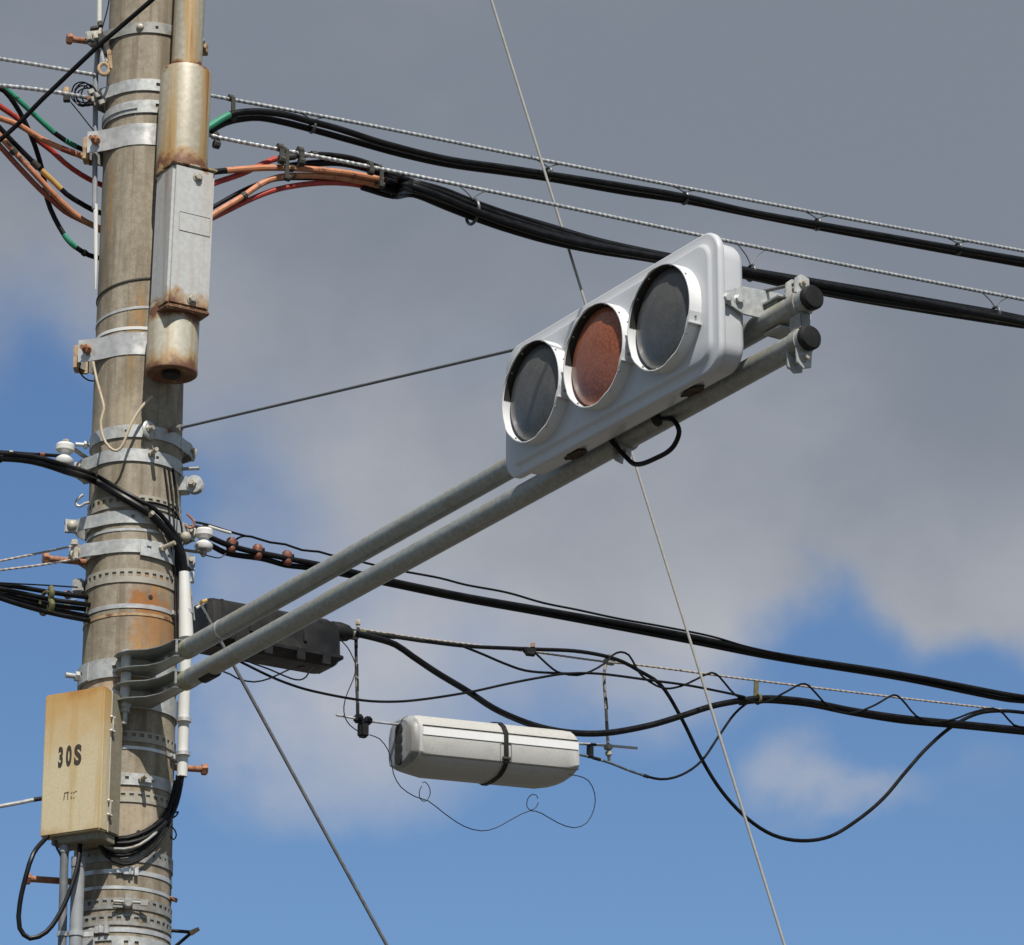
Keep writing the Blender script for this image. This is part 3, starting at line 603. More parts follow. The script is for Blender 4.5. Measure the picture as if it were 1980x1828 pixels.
for i in (-1, 0, 1):
    c = C0 + A3 * (SP * i) + N3 * .0095
    nm = ('left smoked grey lens', 'amber brown middle lens', 'right smoked grey lens')[i + 1]
    ln = MB().lathe(c - N3 * .002, N3, [(.132, 0), (.132, .014), (.1295, .018), (.122, .0225), (.108, .027), (.085, .0315), (.055, .0345), (.025, .036), (.002, .0363)], 56).build('lens', M['lens_amber' if i == 0 else 'lens_clear'], sig, label=nm)
    # hood: two overlapping half rings that meet in riveted tabs
    b = MB(); Rr = .1365; th = .0025; K = 72; vv = []; ff = []
    def hh_of(k):
        a = 360 * k / K                            # 0 = along the arm, 90 = up
        e = .037 + .0025 * math.sin(math.radians(a - 40)); 
        for c9 in (55, 100, 150, 215, 250, 290, 335):
            if abs((a - c9 + 180) % 360 - 180) < 6: e += .0022
        return e
    for k in range(K):
        a = 2 * math.pi * k / K; d = A3 * math.cos(a) + Z3 * math.sin(a); e = hh_of(k)
        vv += [c + d * Rr, c + d * Rr + N3 * e, c + d * (Rr - th) + N3 * e, c + d * (Rr - th)]
    for k in range(K):
        j = (k + 1) % K
        for m_ in range(4): ff.append((4 * k + m_, 4 * k + (m_ + 1) % 4, 4 * j + (m_ + 1) % 4, 4 * j + m_))
    hood = b.add(vv, ff).build('hood', M['hood'], sig)
    b = MB(); vv = []; ff = []; KK = 30  # dark arc set inside the upper half of the hood
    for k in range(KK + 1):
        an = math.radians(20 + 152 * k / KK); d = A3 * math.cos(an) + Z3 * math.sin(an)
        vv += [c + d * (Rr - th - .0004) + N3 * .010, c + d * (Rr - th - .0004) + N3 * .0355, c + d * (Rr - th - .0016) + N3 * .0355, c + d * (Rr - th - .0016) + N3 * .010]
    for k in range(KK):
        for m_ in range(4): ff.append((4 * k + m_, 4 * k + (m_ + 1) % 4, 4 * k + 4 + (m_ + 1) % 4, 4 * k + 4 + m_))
    b.add(vv, ff).build('hood_inner_arc', M['hood_dark'], hood)
    for ang in (-18, 171):
        a = math.radians(ang); d = A3 * math.cos(a) + Z3 * math.sin(a); tt = -A3 * math.sin(a) + Z3 * math.cos(a); sg = 1 if ang < 90 else 1
        q = c + d * (Rr + .003) + N3 * .018
        tb = MB().box(q, .004, .032, .036, d, tt, N3).box(q - tt * .014 + d * .004, .010, .004, .036, d, tt, N3).build('tab', M['hood'], hood, bevel=.001)
        MB().dome(q + d * .002 + tt * .004, d, .0035, .003, 8).build('rivet', M['galv_dull'], hood)
    for ang in (35, 68, 112, 140, 232, 262, 300, 325):
        a = math.radians(ang); d = A3 * math.cos(a) + Z3 * math.sin(a)
        MB().lathe(c + d * (Rr - .006) + N3 * .030, d, [(.0028, 0), (.0028, .0085), (.0015, .009)], 8).build('rivet', M['stainless' if ang not in (35, 232) else 'galv_dull'], hood)
for s, w_ in ((-.235, .12), (.30, .10)):           # openings in the underside
    b = MB(); q = C0 + A3 * s - N3 * .055 - Z3 * (HH - .013)
    b.lathe(q, -Z3, [(.018, 0), (.020, .003), (.016, .005), (.010, .002)], 18)
    for v in b.v: v += A3 * ((v - q).dot(A3) * 1.3 + .006 * math.sin(v.x * 400)) + N3 * (.004 * math.sin(v.y * 500))
    b.build('drain_opening', M['nest'], sig)
# end bracket that grips the arm, traced on the plane of the housing end
SE = A3.dot(C0 - POLE) + HL - .010
def E(px, py, ds=0): return street(px, py, SE + ds)
pl = [E(1394, 566), E(1434, 555), E(1506, 569), E(1514, 580), E(1513, 628), E(1506, 626), E(1434, 609), E(1395, 582)]
br = MB().prism(pl, A3 * .006).build('end_plate', M['galv'], sig, bevel=.0015)
for (x, y) in ((1405, 577), (1428, 580)): MB().bolt(E(x, y, .006), A3, .0115, .010).dome(E(x, y, .006), A3, .014, .004).build('bolt', M['galv'], sig)
MB().lathe(E(1491, 608, .005), A3, [(.006, 0), (.006, .003), (.004, .0035)], 10).build('rivet', M['galv_dull'], sig)
b = MB(); hexp = [E(1507, 571, .075), E(1544, 577, .075), E(1566, 602, .075), E(1567, 617, .075), E(1543, 639, .075), E(1510, 630, .075)]
for i in range(len(hexp) - 1):
    p0, p1 = hexp[i], hexp[i + 1]; t = (p1 - p0).normalized(); b.box((p0 + p1) / 2 - A3 * .035, (p1 - p0).length + .005, .07, .006, t, A3, t.cross(A3))
hexo = b.build('hex_clamp', M['galv'], sig, bevel=.001)
hc = sum(hexp, V((0, 0, 0))) / len(hexp); MB().prism([hc + (p - hc) * .93 - A3 * .015 for p in hexp], -A3 * .055).build('clamp_hollow_fill', M['galv_dark'], hexo)  # dark block added in place of the clamp's open, dark hollow
for (zc_, sgn) in ((ZU, 1), (ZL, -1)):             # clamp tabs above the upper and below the lower pipe
    for s in (3.575, 3.612):
        base = arm_pt(s, zc_ + sgn * .022)
        MB().prism([base + N3 * .026, base - N3 * .022, base - N3 * .018 + Z3 * (sgn * .045), base + N3 * .006 + Z3 * (sgn * .052), base + N3 * .024 + Z3 * (sgn * .038)], A3 * .006).build('clamp_tab', M['galv'], sig, bevel=.001)
    q = arm_pt(3.565, zc_ + sgn * .048, .004); MB().dome(q, -A3 * .2 + N3, .011, .012).cyl(q, q + A3 * .07, .005).hexa(q + A3 * .05, A3, .010, .009).build('bolt', M['bolt_pale'], sig)
    MB().lathe(arm_pt(3.585, zc_), A3, [(.0308, 0), (.0335, .001), (.0335, .030), (.0308, .031)], 26).build('clamp_ring', M['galv_dull'], sig)
MB().box(arm_pt(3.60, (ZU + ZL) / 2, .0), .05, .03, .045, A3, N3, Z3).build('clamp_block', M['galv_dull'], sig, bevel=.003)
# hidden left mount and the underslung clamp with the lead-in cable
sl = 2.60
MB().lathe(arm_pt(sl, ZU), A3, [(.0315, 0), (.035, .001), (.035, .05), (.0315, .051)], 24).box(arm_pt(sl + .025, ZU, .045), .04, .05, .05, A3, N3, Z3).build('clamp_ring', M['galv_dull'], sig)
def s_on(px, z):
    lo, hi = .34, 3.7
    for _ in range(40):
        mid = (lo + hi) / 2
        if project(arm_pt(mid, z))[0] < px: lo = mid
        else: hi = mid
    return lo
sc_ = s_on(1205, ZL)
MB().lathe(arm_pt(sc_ - .02, ZL), A3, [(.0312, 0), (.035, .001), (.035, .045), (.0312, .046)], 26).build('clamp_ring', M['galv_dull'], sig)
for ds in (-.012, .022):
    base = arm_pt(sc_ + ds, ZL - .024)
    MB().prism([base + N3 * .028, base - N3 * .010, base - N3 * .004 - Z3 * .038, base + N3 * .020 - Z3 * .032], A3 * .005).build('clamp_tab', M['galv'], sig, bevel=.001)
q = arm_pt(sc_ - .016, ZL - .040, .012); MB().dome(q, -A3 + N3 * .8, .0095, .011).cyl(q, q + A3 * .05, .005).build('bolt', M['bolt_pale'], sig)
s2 = s_on(1290, ZL)
lead = spline([arm_pt(sc_ - .03, ZL + .035, .032), arm_pt(sc_ + .005, ZL - .01, .040), arm_pt(sc_ + .03, ZL - .052, .02), arm_pt(sc_ + .075, ZL - .092, .012), arm_pt(s2 - .03, ZL - .105, .012), arm_pt(s2 + .04, ZL - .10, .012), arm_pt(s2 + .075, ZL - .07, .015), arm_pt(s2 + .06, ZL - .035, .022), arm_pt(s2, ZL - .012, .026)], .008)
ld = MB().tube(lead, .0065, 12).build('lead_cable', M['black'], sig)
MB().lathe(arm_pt(s2 - .005, ZL - .008, .020), N3 - Z3 * .5, [(.018, 0), (.019, .012), (.012, .018)], 18).build('grommet', M['blackmatt'], sig)

# ---------------------------------------------------------------- stay rod
tip = arm_pt(3.60, ZU + .055, .005); st = atY(322, 834, -.08)
root = thing('stay_rod', 'straight steel stay rod from the pole band to the arm tip', 'rod', st)
dr = (tip - st).normalized()
MB().cyl(st, tip, .0045, n=10).build('rod', M['guy_dark'], root)
MB().cyl(st + dr * .045, st + dr * .095, .0085, n=10).cyl(st + dr * .09, st + dr * .11, .011, n=10).build('turnbuckle', M['galv_dull'], root)
MB().cyl(st - dr * .02, st + dr * .05, .0075, n=10).torus(st - dr * .015, A3, .014, .005).build('eye_bolt', M['rust_bolt'], root)

# ================================================================ control cabinet
WD = V((.885, -.466, 0)).normalized(); SD = V((.466, .885, 0)).normalized()
TR = atY(202, 1326, -.29); CW, CH, CD = .217, .452, .118
cab = thing('control_cabinet', 'cream painted steel cabinet stencilled 30S, rust washed, strapped to the pole', 'cabinet', TR - WD * CW / 2 + SD * CD / 2 - Z3 * CH)
def cabinet_mat():
    m, t, b, pos = newmat('cabinet_cream_paint'); sp = t.nodes.new('ShaderNodeSeparateXYZ'); t.links.new(pos, sp.inputs[0])
    f = noise_n(t, pos, 160, 4, .6); g = noise_n(t, mapping(t, pos, (1, 1, .05), (.7, 3.3, .1)), 38, 5, .55); w2 = noise_n(t, pos, 16, 5, .55)
    c = mixc(t, mapr(t, f, .3, .7), (.56, .475, .30), (.63, .55, .37))
    c = mixc(t, mapr(t, g, .5, .68, 0, .55), c, (.50, .34, .13))
    dz = math_n(t, 'SUBTRACT', TR.z, sp.outputs['Z'])
    k = math_n(t, 'ADD', dz, math_n(t, 'MULTIPLY', math_n(t, 'SUBTRACT', w2, .5), .16))
    c = mixc(t, mapr(t, k, .25, -.04, 0, .9), c, (.52, .30, .085)); c = mixc(t, mapr(t, k, .035, -.04, 0, .8), c, (.40, .18, .045))
    c = mixc(t, mapr(t, k, CH - .03, CH + .02, 0, .6), c, (.42, .24, .08))
    t.links.new(c, b.inputs['Base Color']); b.inputs['Roughness'].default_value = .62; b.inputs['Specular IOR Level'].default_value = .3; bumpto(t, b, f, .12); return m
M['cabinet'] = cabinet_mat()
M['cab_side'] = pm('cabinet_side_dark', (.25, .225, .16), (.20, .18, .125), 60, .6, 0, .2, dirt=(.24, .15, .07), dscale=18, dlo=.5, dhi=.7, dstretch=(1, 1, .3))  # body and base are darker and more olive than the door
def cabbox(name, x0, x1, y0, y1, z0, z1, mat, parent, bev):   # x along the face from the right corner, y inwards, z down from the top
    c = TR - WD * ((x0 + x1) / 2) + SD * ((y0 + y1) / 2) - Z3 * ((z0 + z1) / 2)
    return MB().box(c, x1 - x0, y1 - y0, z1 - z0, WD, SD, Z3).build(name, M[mat], parent, bevel=bev)
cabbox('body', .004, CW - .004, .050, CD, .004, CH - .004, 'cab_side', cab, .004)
door = cabbox('door', 0, CW, 0, .047, 0, CH, 'cabinet', cab, .005)
cabbox('seam', .0015, .003, .0472, .0505, .002, CH - .002, 'pale_rod', cab, 0)
cabbox('base_plate', .012, CW - .030, .018, CD - .012, CH - .003, CH + .024, 'cab_side', cab, .003)
cabbox('back_rail', .03, CW - .03, CD, CD + .03, .05, CH - .05, 'galv', cab, .002)
for zz in (.11, .375):
    hg = MB(); q = TR + WD * .004 + SD * .049 - Z3 * zz; hg.cyl(q - Z3 * .024, q + Z3 * .024, .0042, n=10); hinge = hg.build('hinge', M['bolt_pale'], cab)
    for dz in (-.022, .022):
        for dy in (-.008, .008): MB().dome(q + SD * dy - Z3 * dz - WD * .003, WD, .0045, .006, 10).build('screw', M['pale_rod'], hinge)
def text_mb(body, size, org, X, Y, Zn, sx=1.0, off=0.0, depth=.0008):
    cu = bpy.data.curves.new('lettering', 'FONT'); cu.body = body; cu.size = size; cu.extrude = depth; cu.offset = off; cu.resolution_u = 6
    ob = bpy.data.objects.new('lettering_source', cu); col.objects.link(ob); bpy.context.view_layer.update()
    me = bpy.data.meshes.new_from_object(ob.evaluated_get(bpy.context.evaluated_depsgraph_get()))
    b = MB(); b.add([org + X * (v.co.x * sx) + Y * v.co.y + Zn * v.co.z for v in me.vertices], [tuple(p.vertices) for p in me.polygons])
    bpy.data.objects.remove(ob); bpy.data.curves.remove(cu); bpy.data.meshes.remove(me); return b
def face_pt(px, py):                               # point of the door face under a pixel
    d = ray(px, py); nrm = SD; t = (nrm.dot(TR - CAM)) / nrm.dot(d); return CAM + d * t - SD * .0006
for ch, px, py, sx, sz in (('3', 112, 1482.5, .44, .084), ('0', 127.5, 1480, .46, .084), ('S', 143.2, 1478, .66, .084)):
    text_mb(ch, sz, face_pt(px, py), WD, Z3, -SD, sx, .0034).build('stencil_character', M['stencil'], door, smooth=False)
b = MB()
for (x0, y0, x1, y1, wd_) in ((123.5, 1547, 125.5, 1533, 1.9), (125, 1533.5, 133.5, 1532, 1.8), (130.8, 1546, 131.3, 1533, 1.8), (138.2, 1545, 138.4, 1540, 2.2), (138.0, 1534.5, 139.8, 1531.5, 2.2), (142.4, 1544, 143.6, 1542, 2), (142.6, 1534, 144.5, 1531.5, 2), (145.5, 1531, 149, 1530, 1.2)):
    p0, p1 = face_pt(x0, y0), face_pt(x1, y1); t = (p1 - p0).normalized(); b.box((p0 + p1) / 2, (p1 - p0).length, wd_ * MPX, .0009, t, t.cross(SD), SD)
b.build('worn_print', M['stencil_worn'], door, smooth=False)

# ================================================================ cables
def P3(pts, o):
    return [p if isinstance(p, V) else street(p[0], p[1], (o + .14 if p[2] == 'b' else p[2]) if len(p) > 2 else o) for p in pts]
def cable(name, label, cat, pts, o, wpx, mat, sleeves=(), ties=(), ext=(0, 0), lobes=0, twist=0.0, group=None, n=10, step=.025, sag=0.0):
    P = P3(pts, o)
    r = wpx / 2 * ((P[len(P) // 2] - CAM).length / FPX)
    S = spline(P, step if not lobes else .006)
    if len(P) == 2 and lobes: 
        k = max(2, int((P[1] - P[0]).length / .006)); S = [P[0].lerp(P[1], i / k) for i in range(k + 1)]
    if ext[0]:
        d = (S[0] - S[1]).normalized(); k = 12 if not lobes else int(ext[0] / .012); S = [S[0] + d * (ext[0] * (k - i) / k) for i in range(k)] + S
    nx = len(S)
    if ext[1]:
        d = (S[-1] - S[-2]).normalized(); k = 12 if not lobes else int(ext[1] / .012); S = S + [S[-1] + d * (ext[1] * (i + 1) / k) for i in range(k)]
    if not sleeves and not ties:
        ob = MB().tube(S, r, n, lobes, twist).build(name, M[mat]); return tag(ob, label, cat, group), S
    root = thing(name, label, cat, S[0], group)
    MB().tube(S, r, n, lobes, twist).build('sheath', M[mat], root)
    base = spline(P, .008); acc = [0]
    for i in range(1, len(base)): acc.append(acc[-1] + (base[i] - base[i - 1]).length)
    T = acc[-1]
    for (a, b_, m_) in sleeves:
        seg = [p for p, q in zip(base, acc) if a * T <= q <= b_ * T]
        if len(seg) > 2: MB().tube(seg, r * 1.07, n).build('sleeve', M[m_], root)
    for (a, m_, w_) in ties:
        i = min(range(len(acc)), key=lambda j: abs(acc[j] - a * T)); i = max(1, min(len(base) - 2, i)); t = (base[i + 1] - base[i - 1]).normalized()
        MB().tube([base[i] - t * w_ / 2, base[i] + t * w_ / 2], r * 1.35, n).build('tie', M[m_], root)
    return root, S
CB = 'cable'
# steel strands that carry the communication cables
TW = 95
cable('messenger_strand', 'twisted steel strand meeting the pole at upper left, above the coiled wire', 'strand', [(-20, 111), (60, 124), (186, 146)], -.06, 7.5, 'strand', ext=(3, 0), lobes=3, twist=TW, group='steel strands')
cable('messenger_strand', 'twisted steel strand at left ending in the bundle of coiled black wire', 'strand', [(-20, 164), (60, 172), (128, 182), (195, 194)], -.06, 8, 'strand', ext=(3, 0), lobes=3, twist=TW, group='steel strands')
_, SR1 = cable('messenger_strand', 'upper twisted steel strand running right from behind the riser', 'strand', [(395, 183), (700, 240), (1060, 312), (1500, 397), (1990, 488)], -.18, 7, 'strand', ext=(0, 5), lobes=3, twist=TW, group='steel strands')
_, SR2 = cable('messenger_strand', 'lower twisted steel strand running right, passing behind the signal', 'strand', [(395, 258, -.18), (430, 268, -.165), (700, 320, -.10), (980, 377, -.05), (1336, 452, -.045), (1650, 516, -.04), (1990, 582, -.04)], -.18, 7.5, 'strand', ext=(0, 5), lobes=3, twist=TW, group='steel strands')
# left: coloured cables that drop to the pole
cable('communication_cable', 'black cable with a long green sleeve at upper left', CB, [(-20, 158), (10, 172), (61, 217), (109, 260), (152, 286), (185, 298), (240, 305)], -.20, 10, 'black', [(.06, .52, 'green'), (.58, .68, 'green')], ext=(3, 0))
cable('communication_cable', 'black cable that hangs lowest at left, with a small green patch', CB, [(-20, 165, -.14), (8, 176, -.14), (38, 217, -.15), (61, 265, -.17), (75, 305, -.2), (85, 345, -.22), (91, 385, -.22), (106, 423, -.22), (132, 465, -.2), (159, 487, -.2), (185, 498, -.2), (240, 505, -.2)], -.20, 10, 'black', [(.70, .78, 'green')], [(.82, 'blackmatt', .012)], ext=(3, 0))
cable('communication_cable', 'bright red cable at left between the two upper orange cables', CB, [(-20, 190), (0, 206), (38, 233), (63, 263), (101, 293), (126, 316), (157, 338), (197, 358), (250, 370)], -.19, 10.5, 'red', [(.0, .24, 'red')], ext=(3, 0))
cable('communication_cable', 'upper orange cable at left, dirty near the pole', CB, [(-20, 222), (0, 229), (38, 243), (76, 267), (114, 285), (152, 300), (177, 311), (197, 317), (250, 326)], -.16, 11.5, 'orange', [(.50, .62, 'maroon')], ext=(3, 0))
cable('communication_cable', 'black cable with a yellow sleeve at left', CB, [(-20, 228), (0, 248), (25, 275), (50, 300), (76, 326), (104, 352), (129, 376), (152, 391), (177, 405), (197, 413), (250, 425)], -.17, 10.5, 'black', [(.39, .565, 'yellow')], [(.36, 'tape', .03)], ext=(3, 0))
cable('communication_cable', 'lower orange cable at left with dark bands', CB, [(-20, 243), (0, 264), (33, 300), (63, 332), (101, 373), (125, 397), (153, 421), (180, 436), (205, 446), (250, 458)], -.17, 11.5, 'orange', [(.0, .1, 'orange')], [(.19, 'tape', .018)], ext=(3, 0))
cable('communication_cable', 'dull red cable hugging the underside of the lower orange one', CB, [(-20, 262), (0, 283), (25, 311), (50, 338), (76, 365), (101, 388), (125, 409), (153, 424), (182, 438), (205, 452), (250, 462)], -.19, 11, 'maroon', ext=(3, 0))
cable('service_cable', 'thick black cable slanting across the upper left in front of the pole', CB, [CAM + ray(x, y) * 10.2 for x, y in ((330, -32), (294, 0), (217, 66), (197, 83), (150, 127), (101, 174), (81, 193), (33, 242), (-20, 288))], 0, 9.5, 'black', ext=(3, 3))
# coil of thin wire left of the pole
root = thing('wire_coil', 'tangled coil of thin black wire hanging left of the pole', 'wire', atY(165, 188, -.02))
for k, (cx, cy, rx, ry, ph) in enumerate([(158, 181, 20, 22, 0), (163, 180, 18, 19, 1), (160, 186, 17, 20, 2), (168, 188, 20, 17, .5), (172, 184, 14, 20, 2.5)]):
    pts = [atY(cx + rx * math.cos(ph + i * .42) * (1 + .05 * math.sin(i * 2.1 + k)), cy + ry * math.sin(ph + i * .42), -.05 + .02 * math.sin(i + k)) for i in range(16)]
    MB().tube(spline(pts, .008), .0026, 6).build('wire_turn', M['black'], root)
for (x, y, s_) in ((176, 178, .014), (182, 192, .016), (190, 184, .016), (186, 200, .012), (172, 190, .011), (196, 198, .014)):
    MB().box(atY(x, y, -.07 - random.random() * .02), s_ * 1.5, s_, s_ * 1.2, V((.8, .3, .5)).normalized(), V((-.3, .9, 0)).normalized(), V((-.4, -.1, .9)).normalized()).build('clamp', M['galv_dull' if s_ > .0115 else 'tan_steel'], root, bevel=.002)
MB().lathe(atY(128, 178, -.06), Z3, [(.012, -.012), (.013, 0), (.011, .014)], 8).build('wire_grip', M['tan_steel'], root)
MB().box(atY(129, 191, -.06), .022, .02, .022).build('grip_block', M['blackmatt'], root, bevel=.002)
MB().tube(spline([atY(136, 197, -.05), atY(155, 220, -.05), atY(172, 242, -.05), atY(186, 258, -.03)], .02), .0022, 6).build('tail_wire', M['black'], root)
# tan ring plate and clevis at the upper left
root = thing('ring_plate', 'tan oxidised ring-shaped plate hanging by the pole above the slotted band', 'plate', atY(203, 135, -.12))
c = atY(201, 134, -.12)
MB().torus(c, V((.15, -1, .1)), .021, .0065, 24, 8, .78, V((1, .15, 0))).build('ring', M['tan_steel'], root)
MB().box(c + V((.018, 0, .035)), .014, .012, .075, V((1, 0, 0)), V((0, 1, 0)), V((-.1, 0, 1)).normalized()).build('shank', M['tan_steel'], root, bevel=.004)
root = thing('clamp_cluster', 'dark cluster of small clamps and twisted tie ends below the topmost band', 'clamp', atY(190, 65, -.1))
for (x, y, sx, sy, sz, m_) in ((183, 55, .03, .02, .012, 'tape'), (194, 47, .018, .02, .02, 'tape'), (188, 70, .03, .03, .03, 'bolt_pale'), (176, 74, .03, .014, .05, 'galv_dull'), (196, 80, .022, .03, .05, 'blackmatt'), (205, 90, .02, .03, .07, 'blackmatt'), (204, 110, .012, .012, .05, 'galv_dull'), (198, 106, .008, .01, .06, 'galv')):
    MB().box(atY(x, y, -.09), sx, sy, sz, V((.95, .1, .25)).normalized(), V((-.1, 1, 0)).normalized(), V((-.25, 0, .97)).normalized()).build('clamp_piece', M[m_], root, bevel=.003)
MB().tube(spline([atY(166, 81, -.1), atY(174, 77, -.1), atY(182, 80, -.1)], .01), .005, 8).build('tie_end', M['tape'], root)

# right: upper pair of black cables on the upper strand
K1 = [(380, 262), (413, 240), (440, 224), (462, 218), (501, 216), (550, 222), (592, 233), (653, 249), (744, 278), (865, 308), (980, 325), (1058, 337), (1205, 360), (1325, 381), (1445, 409), (1582, 434), (1718, 458), (1849, 481), (1990, 505)]
K2 = [(380, 270), (413, 250), (435, 238), (462, 231), (501, 228), (550, 237), (604, 251), (683, 273), (774, 298), (865, 318), (980, 334), (1058, 345), (1205, 371), (1325, 389), (1445, 413), (1582, 440), (1718, 465), (1849, 489), (1990, 514)]
cable('communication_cable', 'upper black cable right of the riser, green sleeve at its root', CB, K1, -.165, 13, 'black', [(.012, .045, 'green')], ext=(0, 5))
cable('communication_cable', 'black cable sagging right below the green-rooted one', CB, K2, -.195, 13, 'black', ext=(0, 5))
# right: coloured roots and the heavy black bundle on the lower strand
TOP = [(753, 334), (835, 353), (895, 374), (933, 392), (1000, 412), (1080, 437), (1162, 462), (1282, 488), (1435, 514), (1609, 543), (1773, 571), (1926, 598), (1990, 612)]
BOT = [(789, 378), (850, 402), (895, 420), (927, 432), (980, 450), (1064, 474), (1173, 496), (1255, 507), (1445, 541), (1598, 575), (1773, 604), (1909, 626), (1990, 638)]
def edge(E_, x):
    for (x0, y0), (x1, y1) in zip(E_, E_[1:]):
        if x <= x1: return y0 + (y1 - y0) * (x - x0) / (x1 - x0)
    return E_[-1][1]
def bundle(f, wob, ph): 
    xs = [800, 860, 915, 980, 1060, 1150, 1250, 1350, 1450, 1560, 1660, 1770, 1850, 1925, 1990]
    return [(x, edge(TOP, x) + 6 + (edge(BOT, x) - edge(TOP, x) - 12) * min(1, max(0, f + wob * math.sin(x / 170 + ph))), 'b') for x in xs]
cable('communication_cable', 'orange cable right of the riser that arches into the black bundle', CB, [(380, 338), (404, 334), (441, 330), (477, 327), (513, 325), (550, 325), (592, 327), (638, 331), (683, 337), (728, 346), (771, 357)] + bundle(.30, .1, 0), -.16, 11.5, 'black', [(.030, .226, 'orange')], [(.104, 'tape', .014), (.208, 'tape', .014)], ext=(0, 5))
cable('communication_cable', 'red cable right of the riser that climbs to the lower strand', CB, [(380, 368), (419, 353), (471, 335), (507, 318), (532, 308), (574, 302), (607, 299), (638, 300), (683, 307), (728, 322), (753, 335)] + bundle(.0, .05, 1), -.18, 10.5, 'black', [(.01, .098, 'red')], [(.112, 'tape', .03), (.138, 'tape', .02)], ext=(0, 5))
cable('communication_cable', 'orange cable branching below the arching orange one', CB, [(380, 438), (419, 411), (468, 381), (507, 355), (544, 342), (592, 340), (653, 344), (720, 357), (765, 370)] + bundle(.55, .12, 2), -.175, 11, 'black', [(.01, .225, 'orange')], [(.062, 'tape', .016)], ext=(0, 5))
cable('communication_cable', 'lowest red cable of the fan right of the riser', CB, [(380, 436), (419, 418), (480, 388), (525, 370), (562, 361), (610, 355), (653, 354), (698, 359), (760, 376)] + bundle(.8, .1, .7), -.19, 10, 'black', [(.01, .26, 'red')], ext=(0, 5))
cable('communication_cable', 'black cable of the fan lying above the lower orange branch', CB, [(380, 420), (419, 397), (456, 376), (495, 358), (540, 346), (600, 345), (680, 347), (750, 358)] + bundle(.42, .1, 3), -.20, 9, 'black', ext=(0, 5))
cable('communication_cable', 'upper black cable of the heavy bundle behind the signal', CB, [(560, 322), (598, 317), (653, 315), (705, 325), (755, 342)] + bundle(.12, .1, 4), -.205, 14, 'black', ext=(0, 5))
cable('communication_cable', 'lower black cable of the heavy bundle behind the signal', CB, [(735, 362), (770, 371)] + bundle(.68, .15, 5), -.145, 15, 'black', ext=(0, 5))
cable('communication_cable', 'lowest black cable of the heavy bundle, a gap of sky above it', CB, [(700, 362), (760, 379)] + bundle(1.0, .02, 5), -.185, 13, 'black', ext=(0, 5))
cable('communication_cable', 'black cable in the middle of the heavy bundle, nearest the viewer', CB, [(745, 350), (775, 357)] + bundle(.45, .2, 1.6), -.13, 15, 'black', ext=(0, 5))
cable('communication_cable', 'black cable of the heavy bundle lying furthest back', CB, [(740, 345), (775, 352)] + bundle(.25, .15, 5.2), -.215, 15, 'black', ext=(0, 5))
# hangers on the strands
def hanger(x, y0, y1, o, label, grp, legs=28):
    root = thing('cable_hanger', label, 'hanger', street(x, y1, o), grp)
    c = street(x, (y0 + y1) / 2, o); hr = (y1 - y0) / 2 * MPX * 1.02
    MB().torus(c, U3 + A3 * .35, hr, .0058, 22, 7, .9, A3).build('ring', M['greyhook'], root)
    S = SR1 if grp.startswith('hangers on the upper') else SR2
    for s_ in (-1, 1):
        px = x + s_ * legs; q = min(S, key=lambda p: abs(project(p)[0] - px)); top = c + Z3 * hr
        MB().tube(spline([q, q.lerp(top, .55) - U3 * (s_ * .008), top], .01), .0022, 6).build('leg', M['greyhook'], root)
    return root
for (x, y0, y1, l) in ((604, 232, 258, 'first hanger from the pole on the upper strand'), (1060, 322, 350, 'hanger on the upper strand where the thin slanting wire crosses'), (1324, 370, 397, 'hanger on the upper strand above the signal'), (1580, 421, 447, 'hanger on the upper strand up right of the signal'), (1852, 468, 496, 'hanger on the upper strand nearest the right edge')):
    hanger(x, y0, y1, -.18, l, 'hangers on the upper strand')
for (x, y0, y1, l) in ((914, 382, 438, 'large hanger ring around the heavy bundle left of the signal'), (1452, 510, 546, 'hanger on the lower strand just right of the signal housing'), (1924, 590, 628, 'hanger on the lower strand nearest the right edge')):
    hanger(x, y0, y1, -.038, l, 'hangers on the lower strand')
# black ties that hold cables to the strands near the riser
for (x, y0, y1, w_, l) in ((446, 190, 232, 12, 'black band tie holding the two cables under the upper strand by the riser'), (541, 286, 314, 14, 'first black tie wrapped on the lower strand'), (549, 290, 348, 11, 'olive-black strap round the orange cables'), (580, 292, 318, 14, 'second black tie wrapped on the lower strand'), (715, 318, 336, 12, 'short black tie where the orange cable meets the bundle'), (733, 324, 362, 11, 'dark strap round the end of the orange cable'), (416, 262, 284, 14, 'black plastic block on the lower strand beside the riser')):
    oo = -.18 if x < 500 else (-.13 if x < 650 else -.10); a, b_ = street(x, y0, oo), street(x + (y1 - y0) * .12, y1, oo)
    bb = MB(); d = (b_ - a).normalized(); sx = w_ * MPX
    bb.box((a + b_) / 2 + A3 * .009, sx * .75, .006, (b_ - a).length, U3, A3, Z3); bb.tube([a - U3 * sx * .42, a + U3 * sx * .42], sx * .62, 10); bb.tube([b_ - U3 * sx * .4 + Z3 * sx * .4, b_ + U3 * sx * .4 + Z3 * sx * .4], sx * .7, 10)
    tag(bb.build('cable_tie', M['tape']), l, 'tie', 'ties on the strands')

